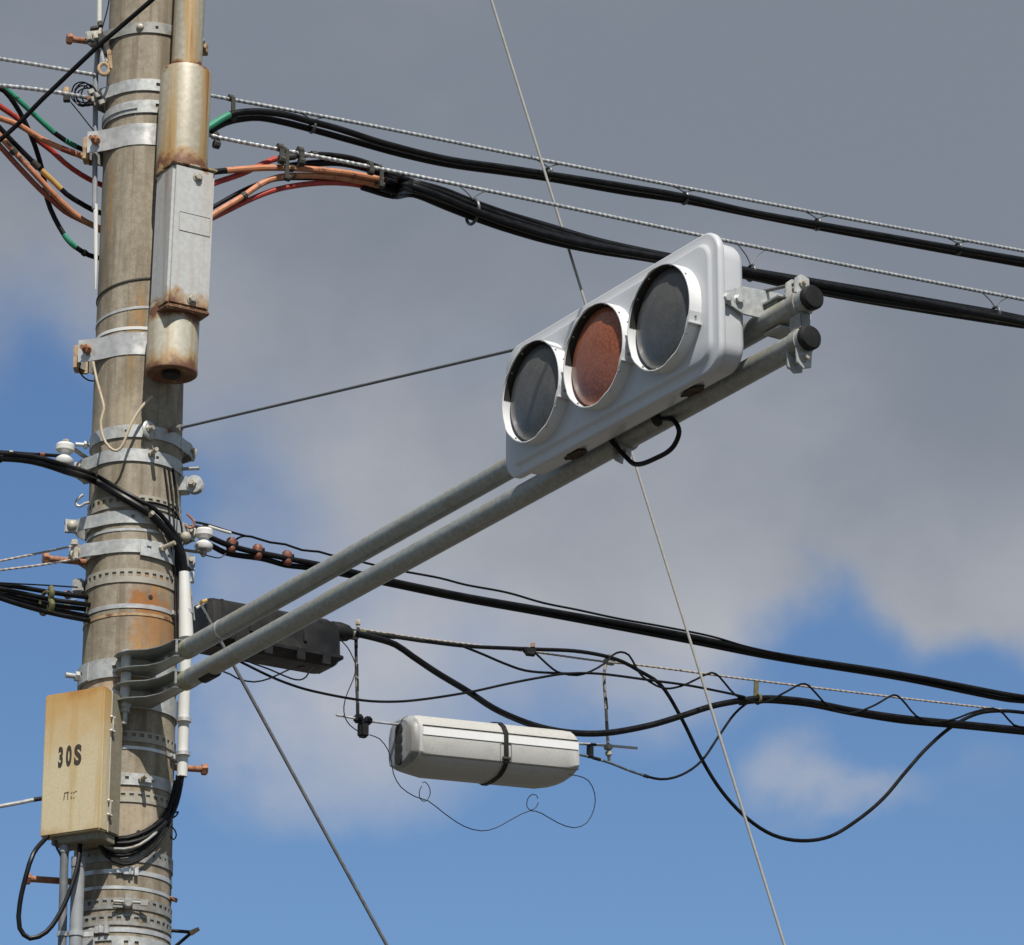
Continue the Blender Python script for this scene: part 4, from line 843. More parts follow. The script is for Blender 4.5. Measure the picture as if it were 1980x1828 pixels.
# ---------------------------------------------------------------- thick black pair from the left into the white guard
GP = [(-30, 884, .19), (42, 888, .19), (83, 896, .19), (125, 910, .19)]
GPp = [onpole(x, y, .022) for x, y in ((183, 930), (226, 955), (268, 980), (292, 996), (318, 1022))] + [atY(338, 1047, -.11), atY(351, 1078, -.09), atY(357, 1112, -.075)]
cable('power_cable', 'thick black cable crossing the pole front down into the white guard', CB, P3(GP, .19) + GPp, 0, 15, 'black', ext=(3, 0), ties=[(.05, 'black', .01)])
cable('power_cable', 'second black cable lying along the top of the thick one', CB, P3([(-30, 876, .2), (42, 880, .2), (83, 887, .2), (125, 900, .2)], .2) + [onpole(x, y, .02) for x, y in ((183, 919), (230, 946), (272, 969), (298, 984), (325, 1012))] + [atY(345, 1045, -.10), atY(356, 1078, -.08), atY(360, 1112, -.07)], 0, 9, 'black', ext=(3, 0))
cable('control_wire', 'thin black wire arching over the right side of the pole at the flared bands', 'wire', [onpole(262, 972, .006), onpole(285, 971, .008), onpole(312, 976, .008), onpole(334, 986, .006), atY(347, 1006, -.05), atY(352, 1035, -.04)], 0, 4, 'black')
for k, (x0, x1, x2, l) in enumerate(((322, 330, 352, 'left of three thin dark wires running down the shaded right side of the pole'), (330, 338, 357, 'middle of three thin dark wires running down the shaded right side of the pole'), (338, 343, 361, 'right of three thin dark wires running down the shaded right side of the pole'))):
    cable('control_wire', l, 'wire', [onpole(x0 - 4, 905, .004), onpole(x0 + 3, 960, .005), onpole(x1 - 2, 1010, .006), onpole(min(x1, 340), 1060, .008), atY(x2 - 15, 1110, -.06), atY(x2 - 12, 1235, -.06)], 0, 4.5, 'blackmatt', group='thin wires on the right of the pole')
# left top conductor to the spool insulator
cable('service_wire', 'thin black conductor tied to the left spool insulator', 'wire', [(-30, 872, .02), (52, 878, .02), (104, 881, .02), (126, 882, .02)], .02, 7, 'black', [(.0, .02, 'black')], [(.33, 'bolt_pale', .012), (.72, 'brown_conn', .016)], ext=(3, 0))
def spool(name, label, c, tilt=V((0, 0, 1)), s=1.0):
    root = thing(name, label, 'insulator', c)
    MB().lathe(c, tilt, [(.012 * s, -.034 * s), (.026 * s, -.033 * s), (.030 * s, -.026 * s), (.030 * s, -.016 * s), (.024 * s, -.010 * s), (.017 * s, -.004 * s), (.017 * s, .004 * s), (.024 * s, .010 * s), (.030 * s, .014 * s), (.031 * s, .030 * s), (.027 * s, .036 * s), (.010 * s, .038 * s)], 32).build('porcelain_spool', M['porcelain'], root)
    MB().cyl(c - tilt * .055 * s, c + tilt * .052 * s, .007 * s).hexa(c + tilt * .038 * s, tilt, .012 * s, .012 * s).hexa(c - tilt * .048 * s, tilt, .012 * s, .012 * s).build('bolt', M['bolt_pale'], root)
    return root
c = street(125, 880, .02); root = spool('spool_insulator', 'white porcelain spool insulator left of the pole', c, V((.05, 0, 1)).normalized())
q = pc(-86, c.z, .01)
b = MB()
for dz in (-.041, .041): b.box((c + q) / 2 + Z3 * dz, (q - c).length, .022, .004, (q - c).normalized(), Z3.cross((q - c).normalized()), Z3)
b.box(q, .006, .026, .09, (q - c).normalized(), Z3.cross((q - c).normalized()), Z3); b.build('clevis', M['galv'], root, bevel=.0015)
c2 = street(394, 1045, .0); root = spool('spool_insulator', 'white porcelain spool insulator right of the pole', c2, V((0, .02, 1)).normalized(), 1.0)
q = V((c2.x - .075, c2.y - .03, c2.z)); b = MB(); dd = (q - c2).normalized()
for dz in (-.042, .042): b.box((c2 + q) / 2 + Z3 * dz, (q - c2).length + .02, .022, .004, dd, Z3.cross(dd), Z3)
b.box(q, .006, .03, .09, dd, Z3.cross(dd), Z3); b.build('clevis', M['galv_dull'], root, bevel=.0015)
MB().dome(atY(359, 1039, -.09), V((.1, -1, -.1)), .0175, .016).build('domed_bolt', M['bolt_pale'], root)
MB().tube(spline([atY(340, 1022, -.02), atY(352, 1012, -.03), atY(362, 1020, -.03), atY(373, 1020, -.03), atY(376, 1010, -.03), atY(362, 994, -.03)], .006), .0038, 8).build('hook', M['rust_bolt'], root)
MB().tube(spline([c2 - Z3 * .048, street(410, 1077, 0), street(425, 1079, 0), street(437, 1071, 0)], .008), .002, 6).build('tie_wire', M['black'], root)
# conductors that leave the right insulator
UA = [(400, 1038), (412, 1042), (435, 1052), (457, 1059), (488, 1067), (531, 1075), (563, 1082), (607, 1090), (660, 1101), (745, 1121), (900, 1153), (1050, 1179), (1322, 1228), (1495, 1265), (1742, 1304), (1940, 1342), (1990, 1350)]
UB = [(400, 1052), (412, 1057), (435, 1069), (467, 1075), (505, 1080), (531, 1087), (552, 1093), (595, 1098), (660, 1110), (745, 1128), (900, 1160), (1050, 1187), (1322, 1238), (1495, 1272), (1742, 1312), (1940, 1352), (1990, 1357)]
cable('power_cable', 'upper black conductor from the right insulator, behind the arm', CB, UA, .005, 11, 'black', ext=(0, 5))
cable('power_cable', 'lower black conductor from the right insulator, behind the arm', CB, UB, -.01, 11, 'black', ext=(0, 5))
_, SW = cable('control_wire', 'thin twisted black wire riding above the black conductors', 'wire', [(378, 1010), (406, 1016), (440, 1027), (476, 1037), (486, 1038), (522, 1049), (552, 1053), (584, 1064), (616, 1067), (637, 1073), (696, 1086), (720, 1092), (775, 1104), (850, 1118), (900, 1131), (980, 1146), (1050, 1166), (1114, 1179), (1198, 1197), (1277, 1211), (1376, 1231), (1445, 1251), (1540, 1271), (1650, 1290, .0)], .012, 4.5, 'black')
cable('splice_rod', 'short pale splice sleeve above the right insulator', 'sleeve', [(403, 1018), (425, 1025), (446, 1031)], .015, 6, 'pale_rod')
for (x, y, l) in ((447, 1055, 'rust brown connector nearest the right insulator'), (498, 1068, 'middle rust brown connector on the black conductors'), (555, 1080, 'rust brown connector nearest the arm pipe')):
    c = street(x, y, -.002); root = thing('wire_connector', l, 'connector', c, 'brown connectors on the conductors')
    MB().lathe(c - Z3 * .022, Z3, [(.010, -.003), (.0155, .003), (.017, .014), (.0145, .022), (.017, .030), (.0155, .041), (.010, .047)], 14).build('body', M['brown_conn'], root)
    MB().hexa(c + Z3 * .010 + U3 * .012, U3 + A3 * .3, .008, .012).build('bolt', M['blackmatt'], root)
cable('control_wire', 'short wire curling from the first connector up to the twisted wire', 'wire', [(452, 1048), (460, 1041), (472, 1037), (484, 1038)], .0, 4, 'black')
# guy wires
def wire(label, a, b_, r, mat, ext0, ext1, name='guy_wire'):
    d = (b_ - a).normalized(); a2, b2 = a - d * ext0, b_ + d * ext1
    k = int((b2 - a2).length / .02); ob = MB().tube([a2.lerp(b2, i / k) for i in range(k + 1)], r, 8).build(name, M[mat]); return tag(ob, label, 'wire')
wire('long thin wire slanting from top centre down past the signal to the lower right', CAM + ray(950, 0) * 14.81, CAM + ray(1517, 1828) * 13.75, .0048, 'guywire', 2.5, 2.5)
g0 = atY(388, 1170, -.02); g1 = CAM + ray(748, 1828) * 12.9
wire('grey guy wire from behind the arm root down to the bottom edge', g0, g1, .0060, 'guy_dark', 0, 2.5)
root = thing('wire_guard_tip', 'small yellowish thimble where the guy wire meets the pole', 'clip', atY(392, 1166, -.04))
MB().tube([atY(383, 1170, -.05), atY(391, 1165, -.05), atY(401, 1161, -.05)], [.004, .0075, .0065], 10).build('thimble', M['yellow'], root)
MB().tube([atY(380, 1176, -.05), atY(400, 1163, -.05)], .0045, 8).build('pin', M['pale_rod'], root)
# left: thin rusty stays and bundle
cable('stay_wire', 'upper of two thin rusty wires ending at the big domed bolt', 'wire', [(-20, 1089), (70, 1071), (152, 1054)], .04, 4.5, 'strand_old', ext=(3, 0), lobes=3, twist=90)
cable('stay_wire', 'lower of two thin rusty wires, just above the step bolt', 'wire', [(-20, 1105), (70, 1094), (150, 1081)], .04, 4.5, 'strand_old', ext=(3, 0), lobes=3, twist=90)
root = thing('wire_eye', 'pale eye fitting left of the big domed bolt where two rusty wires end', 'fitting', street(148, 1066, .04))
MB().box(street(144, 1050, .04), .022, .02, .02).box(street(147, 1068, .04), .014, .016, .05).build('fitting_body', M['bolt_pale'], root, bevel=.003)
MB().torus(street(140, 1074, .04), U3 + A3, .012, .004).build('eye', M['bolt_pale'], root)
for i, (y0, y1, y2, y3, oo, l) in enumerate(((1131, 1136, 1146, 1154, .0, 'topmost'), (1138, 1147, 1160, 1168, .03, 'second'), (1145, 1156, 1170, 1178, -.03, 'third'), (1151, 1164, 1178, 1190, .01, 'fourth'), (1153, 1170, 1186, 1198, .035, 'lowest'))):
    cable('communication_cable', l + ' of the black cables gathered at the lower left of the pole', CB, [(-20, y0 - 3), (40, y1), (100, y2), (160, y3), (205, y3 + 6, -.12)], oo, 9.5, 'black', ext=(3, 0), group='black cables at the lower left')
cable('control_wire', 'thin wire above the black cables at the lower left', 'wire', [(-20, 1126), (31, 1129), (90, 1132), (150, 1136)], .05, 3, 'black', ext=(3, 0))
bb = MB(); a = street(98, 1138, .06); b_ = street(98, 1182, .06)
bb.tube(spline([a + Z3 * .004, a.lerp(b_, .25) + A3 * .01, a.lerp(b_, .5), a.lerp(b_, .75) + A3 * .012, b_], .006), .009, 8); bb.torus((a + b_) / 2 - A3 * .04, U3, .036, .006, 18, 6)
tag(bb.build('webbing_strap', M['olive']), 'olive webbing strap tied round the black cables at the lower left', 'strap')
root = thing('bundle_clamp', 'dark clamp and bolt holding the lower left cables to the pole', 'clamp', atY(150, 1150, -.05))
MB().box(atY(152, 1136, -.03), .035, .05, .045).build('clamp_body', M['galv_dull'], root, bevel=.005)
MB().dome(atY(132, 1151, -.08), V((-.2, -1, 0)), .014, .02).build('knob', M['rust_bolt'], root)
MB().tube(spline([atY(120, 1175, -.07), atY(130, 1165, -.08), atY(148, 1160, -.08)], .008), .004, 8).box(atY(130, 1172, -.08), .02, .02, .025).build('hook', M['galv_dull'], root)
cable('steel_rod', 'pale steel rod entering behind the cabinet from the left', 'rod', [(-20, 1563), (40, 1552), (64, 1547), (110, 1540)], .02, 8, 'strand', ext=(3, 0), sleeves=[(.62, .9, 'blackmatt')])
# S hooks at the left
cable('s_hook', 'galvanised S-shaped hook left of the perforated strap', 'hook', [atY(161, 957, -.03), atY(154, 962, -.03), atY(147, 971, -.03), atY(149, 978, -.03), atY(156, 979, -.03), atY(164, 974, -.03), atY(178, 971, -.03)], 0, 5.5, 'galv')
# beige wire loop in front of the stay band
BW = [atY(180, 700, -.16), atY(187, 735, -.17), atY(198, 775, -.18), atY(201, 792, -.185), atY(195, 815, -.19), atY(199, 845, -.195), atY(212, 866, -.20), atY(226, 872, -.20), atY(238, 860, -.20), atY(247, 835, -.20), atY(262, 805, -.19), atY(280, 780, -.18), atY(294, 767, -.17)]
cable('loose_wire', 'beige wire hanging in a loop over the front of the pole', 'wire', BW, 0, 5.5, 'beige_wire')
cable('control_wire', 'small black wire loop under the lower tan angle', 'wire', [atY(156, 703, -.04), atY(153, 715, -.04), atY(160, 728, -.04), atY(172, 736, -.03), atY(184, 737, -.02)], 0, 3, 'black')

# ================================================================ lower street line: black closure, grey closure and their wires
def closure_loft(levels, sec, A, B):              # levels: (fraction, scale f, scale z, dz)
    vv = []; ff = []; n = len(sec)
    for (t, sf, sz, dz) in levels:
        c = A.lerp(B, t); vv += [c + A3 * (f * sf) + Z3 * ((z * sz + dz) if dz <= .5 else (z * sz if z > 0 else z * (dz - 1))) for f, z in sec]
    for i in range(len(levels) - 1):
        for k in range(n): ff.append((i * n + k, i * n + (k + 1) % n, (i + 1) * n + (k + 1) % n, (i + 1) * n + k))
    ff += [tuple(range(n))[::-1], tuple((len(levels) - 1) * n + k for k in range(n))]
    return MB().add(vv, ff)
secb = [(-.05, .085), (.045, .085), (.07, .07), (.078, .03), (.085, -.045), (.085, -.058), (.05, -.075), (-.05, -.075), (-.085, -.058), (-.085, -.045), (-.078, .03), (-.07, .07)]
BA, BB = street(383, 1210, .0), street(643, 1243, .0); BB.z = BA.z
root = thing('splice_closure', 'black plastic cable splice closure behind the root of the arm', 'closure', (BA + BB) / 2)
closure_loft([(0, .8, .85, 0), (.03, .97, .97, 0), (.06, 1, 1, 0), (.90, 1, 1, 0), (.96, .95, .92, -.002), (1, .62, .70, -.004)], secb, BA, BB).build('shell', M['closure'], root, ang=25)
b = MB(); b.box(BA.lerp(BB, .5) - Z3 * .052 + A3 * .0, (BB - BA).length * .96, .19, .014, U3, A3, Z3); b.build('rim', M['blackmatt'], root, bevel=.003)
for t in (.2, .42, .66, .85): MB().box(BA.lerp(BB, t) - Z3 * .066 + A3 * .09, .03, .014, .04, U3, A3, Z3).build('latch', M['blackmatt'], root, bevel=.002)
for t in (.1, .3, .5, .7): MB().box(BA.lerp(BB, t) + Z3 * .03 + A3 * .073, .012, .014, .10, U3, A3, (Z3 - A3 * .2).normalized()).build('rib', M['closure'], root, bevel=.002)
nz = street(640, 1219, 0); MB().lathe(nz, U3, [(.030, 0), (.032, .03), (.027, .06), (.017, .075), (.015, .10)], 22).build('nozzle', M['blackmatt'], root)
MB().lathe(nz + U3 * .075, U3, [(.0185, 0), (.0185, .02), (.0165, .022)], 20).build('collar', M['galv_dull'], root)
MB().hexa(street(692, 1208, .0), Z3, .009, .016).cyl(street(692, 1214, 0), street(692, 1203, 0), .005).build('clamp_bolt', M['bolt_pale'], root)
cable('communication_cable', 'black cable bound to the strand right of the black closure', CB, [(672, 1219), (700, 1223), (760, 1231), (828, 1241), (906, 1250), (1016, 1255), (1038, 1256), (1110, 1259), (1166, 1268), (1204, 1280), (1235, 1297), (1277, 1324), (1317, 1388), (1356, 1467), (1396, 1531), (1445, 1583), (1495, 1615), (1549, 1626), (1604, 1618), (1658, 1586), (1708, 1544), (1752, 1492), (1792, 1447), (1841, 1405), (1891, 1380), (1940, 1375), (1995, 1380)], .01, 7.5, 'black', [(.004, .09, 'blackmatt')], [(.017, 'olive', .02), (.050, 'blackmatt', .03)], ext=(0, 4))
_, SM = cable('messenger_strand', 'thin rusty strand over the lower cables right of the closures', 'strand', [(690, 1216), (800, 1233), (906, 1246), (1030, 1261), (1170, 1280), (1233, 1286), (1445, 1314), (1742, 1350), (1916, 1370), (1995, 1380)], -.005, 4.2, 'strand_old', ext=(0, 4), lobes=3, twist=90, group='steel strands')
cable('communication_cable', 'thick black cable sagging over the grey closure', CB, [(690, 1226), (725, 1234), (765, 1247), (797, 1269), (843, 1300), (906, 1338), (953, 1369), (1000, 1391), (1047, 1407), (1094, 1416), (1141, 1419), (1188, 1416), (1260, 1402), (1317, 1385), (1376, 1366), (1426, 1356), (1465, 1351), (1505, 1351), (1569, 1358), (1643, 1373), (1742, 1388), (1841, 1398), (1995, 1413)], .035, 12.5, 'black', ext=(0, 4))
cable('communication_cable', 'black cable along the underside of the thick one at right', CB, [(1430, 1360), (1465, 1356), (1505, 1357), (1569, 1364), (1643, 1379), (1742, 1395), (1841, 1404), (1995, 1419)], .02, 9, 'black', ext=(0, 4))
cable('communication_cable', 'thin black cable crossing from behind the arm to the lower line', CB, [(440, 1268), (461, 1278), (522, 1308), (562, 1324), (602, 1336), (683, 1352), (734, 1357), (797, 1355), (906, 1339), (984, 1322), (1047, 1310), (1094, 1303), (1157, 1303), (1260, 1316), (1327, 1325), (1400, 1339), (1440, 1348)], .05, 5, 'black')
cable('control_wire', 'thin wire dipping under the black closure from the left', 'wire', [(400, 1284), (419, 1294), (445, 1304), (461, 1313), (491, 1319), (522, 1312), (552, 1298), (574, 1290), (590, 1288)], .08, 3.2, 'black')
cable('control_wire', 'thin wire curling up to the right latch of the black closure', 'wire', [(470, 1274), (481, 1280), (522, 1295), (562, 1312), (580, 1315), (592, 1309), (598, 1299), (606, 1292)], .09, 3.2, 'black')
cable('control_wire', 'thin black tail with thickened end below the rusty strand', 'wire', [(895, 1250), (935, 1266), (972, 1282), (1016, 1297), (1078, 1302), (1120, 1303)], .03, 5, 'black')
cable('lashing_wire', 'black wire spiralling loosely round the lower line', 'wire', [(1034, 1262), (1069, 1294), (1085, 1302), (1116, 1306), (1141, 1299), (1169, 1283), (1185, 1267), (1200, 1261), (1216, 1267), (1229, 1289), (1243, 1309), (1282, 1331), (1317, 1327), (1346, 1314), (1376, 1301), (1391, 1309), (1411, 1333), (1428, 1348), (1460, 1358), (1480, 1358), (1520, 1338), (1549, 1323), (1564, 1326), (1591, 1356), (1619, 1376), (1653, 1378), (1693, 1363), (1728, 1344), (1742, 1351), (1772, 1385), (1800, 1396), (1841, 1392), (1880, 1378), (1920, 1370), (1940, 1380), (1960, 1402), (1995, 1408)], .045, 4.2, 'black', ext=(0, 4))
root = thing('strand_clamp', 'small tan-topped clamp on the strand above the grey closure', 'clamp', street(1026, 1256, 0))
MB().box(street(1024, 1259, .012), .045, .02, .02, U3, A3, Z3).cyl(street(1016, 1264, .02), street(1034, 1266, .02), .008).build('clamp_body', M['blackmatt'], root, bevel=.004)
MB().hexa(street(1030, 1252, .01), Z3, .009, .014).build('bolt', M['tan_steel'], root)
root = thing('cable_tag', 'dark upright tag hanging from the strand at right', 'tag', street(1462, 1340, .02)); MB().box(street(1462, 1333, .03), .018, .006, .055, U3, A3, (Z3 + U3 * .08).normalized()).build('tag_plate', M['olive'], root, bevel=.001); MB().torus(street(1466, 1352, .035), U3, .016, .005).build('tie', M['olive'], root)
# hanging rods of the grey closure
root = thing('hanging_rod', 'dark hanging rod and clamp left of the grey closure', 'rod', street(690, 1400, .0))
MB().tube([street(688, 1222, 0), street(689, 1300, 0), street(692, 1388, 0)], .0052, 8).build('rod', M['hang'], root)
for t in (.12, .45, .62, .9): MB().tube([street(688 + 4 * t - .1, 1222 + 166 * t - 12, 0), street(688 + 4 * t + .1, 1222 + 166 * t + 12, 0)], .0058, 8).build('band', M['blackmatt'], root)
MB().tube([street(650, 1383, 0), street(690, 1390, 0)], .0042, 8).build('cross_pin', M['galv'], root)
MB().box(street(693, 1390, 0), .028, .03, .028, U3, A3, Z3).box(street(702, 1412, 0), .032, .03, .05, U3, A3, Z3).box(street(711, 1394, 0), .026, .03, .026, U3, A3, Z3).build('clamp', M['blackmatt'], root, bevel=.006)
root = thing('hanging_rod', 'rusty bent hanging rod right of the grey closure', 'rod', street(1178, 1470, .0))
MB().tube(spline([street(1176, 1272, 0), street(1172, 1284, 0), street(1168, 1302, 0), street(1172, 1375, 0), street(1176, 1447, 0), street(1178, 1474, 0)], .02), .0052, 8).build('rod', M['hang'], root)
MB().tube([street(1171, 1350, 0), street(1173, 1372, 0)], .0057, 8).build('band', M['blackmatt'], root)
MB().tube([street(1173, 1395, 0), street(1174, 1412, 0)], .0057, 8).build('band', M['blackmatt'], root)
MB().box(street(1176, 1445, 0), .024, .024, .018, U3, A3, Z3).cyl(street(1176, 1452, 0), street(1178, 1462, 0), .012).build('nut', M['bolt_pale'], root, bevel=.003)
MB().box(street(1178, 1280, .0), .04, .022, .02, U3, A3, Z3).cyl(street(1178, 1286, 0), street(1178, 1264, 0), .006).build('top_clamp', M['galv_dull'], root, bevel=.004)
cable('steel_rod', 'bright straight rod sticking out right of the grey closure', 'rod', [(1090, 1436), (1160, 1441), (1232, 1447)], .0, 5.5, 'strand', sleeves=[(.34, .44, 'blackmatt')])
cable('steel_rod', 'short straight rod into the left end of the grey closure', 'rod', [(714, 1395), (740, 1398), (775, 1402)], .0, 5, 'strand')
cable('communication_cable', 'weathered blue cable leaving the right end of the grey closure', CB, [(1095, 1453), (1110, 1457), (1141, 1464), (1178, 1475), (1228, 1494), (1277, 1507), (1317, 1499), (1356, 1472), (1391, 1422), (1421, 1380), (1450, 1357), (1480, 1350)], .01, 5, 'black', [(.0, .34, 'blue_cable')], [(.12, 'blackmatt', .03), (.33, 'blackmatt', .02)])
root = thing('rod_clip', 'black clip between the bright rod and the blue cable', 'clip', street(1141, 1455, .01)); MB().box(street(1141, 1453, .012), .018, .022, .045, U3, A3, Z3).build('clip_body', M['blackmatt'], root, bevel=.003)
secw = [(f, z * .86) for f, z in [(-.045, .118), (.010, .118), (.045, .108), (.068, .088), (.080, .066), (.085, .055), (.087, -.052), (.083, -.062), (.070, -.078), (.045, -.096), (.0, -.106), (-.045, -.106), (-.078, -.085), (-.087, -.04), (-.087, .05), (-.075, .095)]]
WA, WB = street(772, 1441, .0), street(1094, 1473, .0); zm = (WA.z + WB.z) / 2; print('closure z', WA.z, WB.z)
root = thing('splice_closure', 'grey-white splice closure with white stripe and black strap, hung below the line', 'closure', (WA + WB) / 2)
closure_loft([(.035, .93, .93, 1.80), (.045, 1, .97, 1.84), (.07, 1, 1, 1.88), (.16, 1, 1, 2.0), (.85, 1, 1, 2.0), (.93, 1, 1, 1.9), (.985, 1, .98, 1.78), (1, .96, .9, 1.7)], secw, WA, WB).build('shell', M['closure_white'], root, ang=28)
e = closure_loft([(0, .78, .82, 1.68), (.006, .86, .88, 1.74), (.03, .97, .97, 1.79), (.045, .985, .96, 1.82)], secw, WA, WB).build('end_cap', M['pvc_grey'], root, ang=28)
for zz in (-.045, -.015, .018, .05): MB().lathe(WA + Z3 * zz + A3 * .0 + U3 * .004, -U3, [(.022, 0), (.022, .008), (.015, .0085)], 18).build('cable_port', M['dark'], root)
ax_ = (WB - WA).normalized(); LEN = (WB - WA).length
MB().box(WA + ax_ * (LEN * .525) + A3 * .0868 + Z3 * .031, LEN * .93, .003, .025, ax_, A3, Z3).build('stripe', M['closure_stripe'], root)
MB().box(WA + ax_ * (LEN * .525) + A3 * .0845 + Z3 * .0505, LEN * .93, .004, .0028, ax_, A3, Z3).build('seam', M['dark'], root)
MB().box(WA + ax_ * (LEN * .525) + A3 * .0865 - Z3 * .048, LEN * .93, .004, .004, ax_, A3, Z3).build('seam', M['tape'], root)
b = MB(); sc2 = [(f * 1.045, z * 1.035) for f, z in secw]; cc = WA + ax_ * (LEN * .55)
ring_pts = [cc + A3 * f + Z3 * z for f, z in sc2]; nn = len(ring_pts)
vv = []; 
for q in ring_pts:
    o_ = (q - cc).normalized() * .002; vv += [q - ax_ * .0085, q + ax_ * .0085, q + ax_ * .0085 + o_, q - ax_ * .0085 + o_]
ff = []
for i in range(nn):
    j = (i + 1) % nn
    for m_ in range(4): ff.append((4 * i + m_, 4 * i + (m_ + 1) % 4, 4 * j + (m_ + 1) % 4, 4 * j + m_))
b.add(vv, ff).build('strap', M['blackmatt'], root)
pc_ = cc + A3 * .0885 - Z3 * .012
b = MB()
for dx in (-.021, .021): b.box(pc_ + ax_ * dx, .0025, .003, .06, ax_, A3, Z3)
b.box(pc_ + Z3 * .03, .045, .003, .0025, ax_, A3, Z3); b.build('latch_frame', M['pvc_grey'], root)
MB().box(pc_ - Z3 * .024 + A3 * .004, .032, .008, .010, ax_, A3, Z3).build('buckle', M['tape'], root, bevel=.002)
# hair-thin drop wire with two curls
fw = [(714, 1421), (734, 1429), (750, 1450), (757, 1472), (761, 1497), (775, 1522), (803, 1541), (828, 1549), (859, 1573), (897, 1598), (931, 1607), (959, 1601), (994, 1582), (1025, 1568), (1047, 1573), (1078, 1591), (1110, 1601), (1135, 1591), (1149, 1563), (1150, 1535), (1138, 1510), (1119, 1501), (1100, 1498)]
cable('drop_wire', 'hair-thin wire drooping in waves below the grey closure', 'wire', fw, .10, 2.0, 'blackmatt', n=6)
cable('drop_wire', 'left small curl of hair-thin wire under the grey closure', 'wire', [(817, 1514), (821, 1512), (829, 1520), (832, 1534), (827, 1546), (820, 1550), (812, 1544), (811, 1530), (816, 1520)], .10, 1.8, 'blackmatt', n=6)
cable('drop_wire', 'right small curl of hair-thin wire under the grey closure', 'wire', [(1040, 1545), (1037, 1538), (1028, 1537), (1020, 1546), (1019, 1560), (1026, 1567), (1036, 1562), (1041, 1552)], .10, 1.8, 'blackmatt', n=6)
cable('drop_wire', 'thin wire bowing left of the dark hanging rod', 'wire', [(650, 1232), (655, 1235), (671, 1251), (683, 1273), (688, 1290), (683, 1314), (671, 1342), (665, 1366), (667, 1387), (677, 1403), (692, 1414)], .03, 2.2, 'blackmatt', n=6)

# ================================================================ around the foot of the picture
cable('cabinet_cable', 'thick black cable looping down from under the cabinet at left', CB, [atY(108, 1604, -.16), atY(90, 1620, -.20), atY(64, 1652, -.28), atY(50, 1695, -.29), atY(38, 1750, -.29), atY(38, 1795, -.29), atY(58, 1815, -.29), atY(90, 1802, -.28), atY(118, 1762, -.26), atY(140, 1710, -.24), atY(152, 1665, -.22), atY(155, 1630, -.20)], 0, 9.5, 'black', [(.72, .74, 'tape')])
for (x0, x1, y0, w_, l, m_) in ((125, 120, 1632, 16, 'shade-darkened grey conduit pipe below the cabinet, the left one of two', 'pvc_shaded'), (152, 146, 1660, 25, 'light grey conduit pipe below the cabinet, the right one of two', 'pvc_grey')):
    a, b_ = atY(x0, y0, -.185), atY(x1, 1830, -.185); d = (b_ - a).normalized()
    root = thing('conduit_pipe', l, 'conduit', b_ + d * 3.0, 'conduit pipes below the cabinet')
    MB().cyl(b_ + d * 3.0, a, w_ / 2 * MPX, n=22).build('pipe', M[m_], root)
    MB().lathe(a - d * .002, d, [(w_ / 2 * MPX + .002, 0), (w_ / 2 * MPX + .002, .03), (w_ / 2 * MPX, .032)], 20).build('coupling', M['pvc_grey'], root)
    q = a + d * ((1800 - y0) * MPX); MB().lathe(q, d, [(w_ / 2 * MPX + .003, 0), (w_ / 2 * MPX + .003, .014)], 20).box(q + V((.03, .03, 0)), .04, .004, .014).build('saddle', M['stainless'], root)
cable('cabinet_cable', 'short black wire dropping behind the left conduit', 'wire', [atY(107, 1625, -.2), atY(110, 1640, -.2), atY(118, 1655, -.19), atY(122, 1680, -.17)], 0, 5, 'black')
coil = [((345, 1500), (342, 1530), (330, 1560), (310, 1588), (282, 1608), (246, 1621), (214, 1622)), ((352, 1500), (346, 1535), (336, 1568), (316, 1596), (286, 1618), (250, 1630), (212, 1630)), ((349, 1502), (340, 1540), (326, 1580), (300, 1612), (270, 1634), (240, 1642), (206, 1638)), ((340, 1510), (332, 1548), (318, 1590), (296, 1625), (262, 1648), (235, 1655), (200, 1645)), ((343, 1515), (336, 1560), (322, 1605), (298, 1640), (268, 1664), (238, 1672), (205, 1655))]
nm = ('innermost', 'second', 'middle', 'fourth', 'outermost')
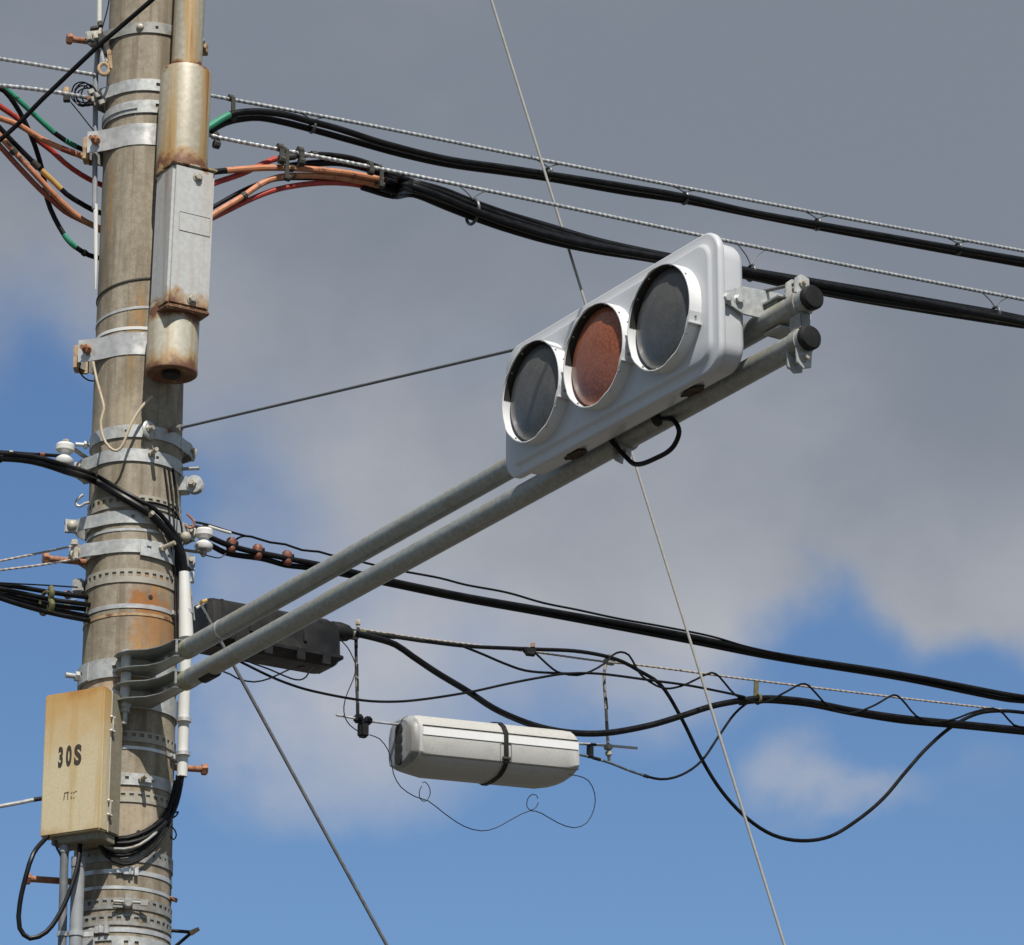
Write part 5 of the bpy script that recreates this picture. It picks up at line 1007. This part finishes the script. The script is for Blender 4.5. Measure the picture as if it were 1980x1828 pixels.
for k, pts in enumerate(coil):
    def cp(x, y): 
        return onpole(x, y, .016 + .006 * (k % 3)) if x < 326 else atY(x, y, -.06)
    cable('cabinet_cable', nm[k] + ' of the black cables curving from the white guard to the cabinet bottom', CB, [cp(x, y) for x, y in pts] + [atY(190, 1622, -.2)], 0, (11, 10, 6, 9, 6)[k], ('black', 'black', 'galv_dull', 'black', 'black')[k], group='cables curving to the cabinet')
cable('control_wire', 'small dark wire loop sticking out right of the pole beside the cable coil', 'wire', [atY(328, 1576, -.03), atY(338, 1572, -.03), atY(345, 1570, -.03), atY(340, 1578, -.03), atY(330, 1584, -.03)], 0, 3.2, 'black')
cable('control_wire', 'thin wire loop hanging right of the pole below the cable coil', 'wire', [atY(330, 1598, -.03), atY(337, 1604, -.03), atY(341, 1615, -.03), atY(336, 1624, -.03), atY(329, 1616, -.03)], 0, 2.8, 'black')
root = thing('strut_bracket', 'small dark strut with a tan tip sticking out at the bottom right of the pole', 'bracket', atY(330, 1800, 0))
MB().tube([atY(322, 1799, 0), atY(372, 1803, -.02)], .0055, 8).tube([atY(370, 1804, -.02), atY(330, 1838, 0)], .0055, 8).build('strut', M['blackmatt'], root)
MB().tube([atY(368, 1805, -.03), atY(385, 1796, -.03)], [.009, .006], 8).build('tip', M['tan_steel'], root)
root = thing('strap_tail', 'rusty strap clip sticking out right of the pole near the bottom', 'clip', atY(335, 1739, -.02)); MB().box(atY(334, 1739, -.02), .03, .012, .012, V((.9, 0, -.3)).normalized(), V((0, 1, 0)), V((.3, 0, .9)).normalized()).cyl(atY(330, 1734, -.03), atY(342, 1745, -.03), .004).build('clip_body', M['rust_bolt'], root, bevel=.002)

# the colours above are bright-side estimates: bring every surface down to its real reflectance at this exposure
for m in bpy.data.materials:
    t = m.node_tree; bs = t.nodes.get('Principled BSDF')
    if bs is None or not bs.inputs['Base Color'].links or m.name == 'asphalt': continue
    src = bs.inputs['Base Color'].links[0].from_socket
    t.links.new(mixc(t, 1.0, src, (.76, .76, .76), 'MULTIPLY'), bs.inputs['Base Color'])
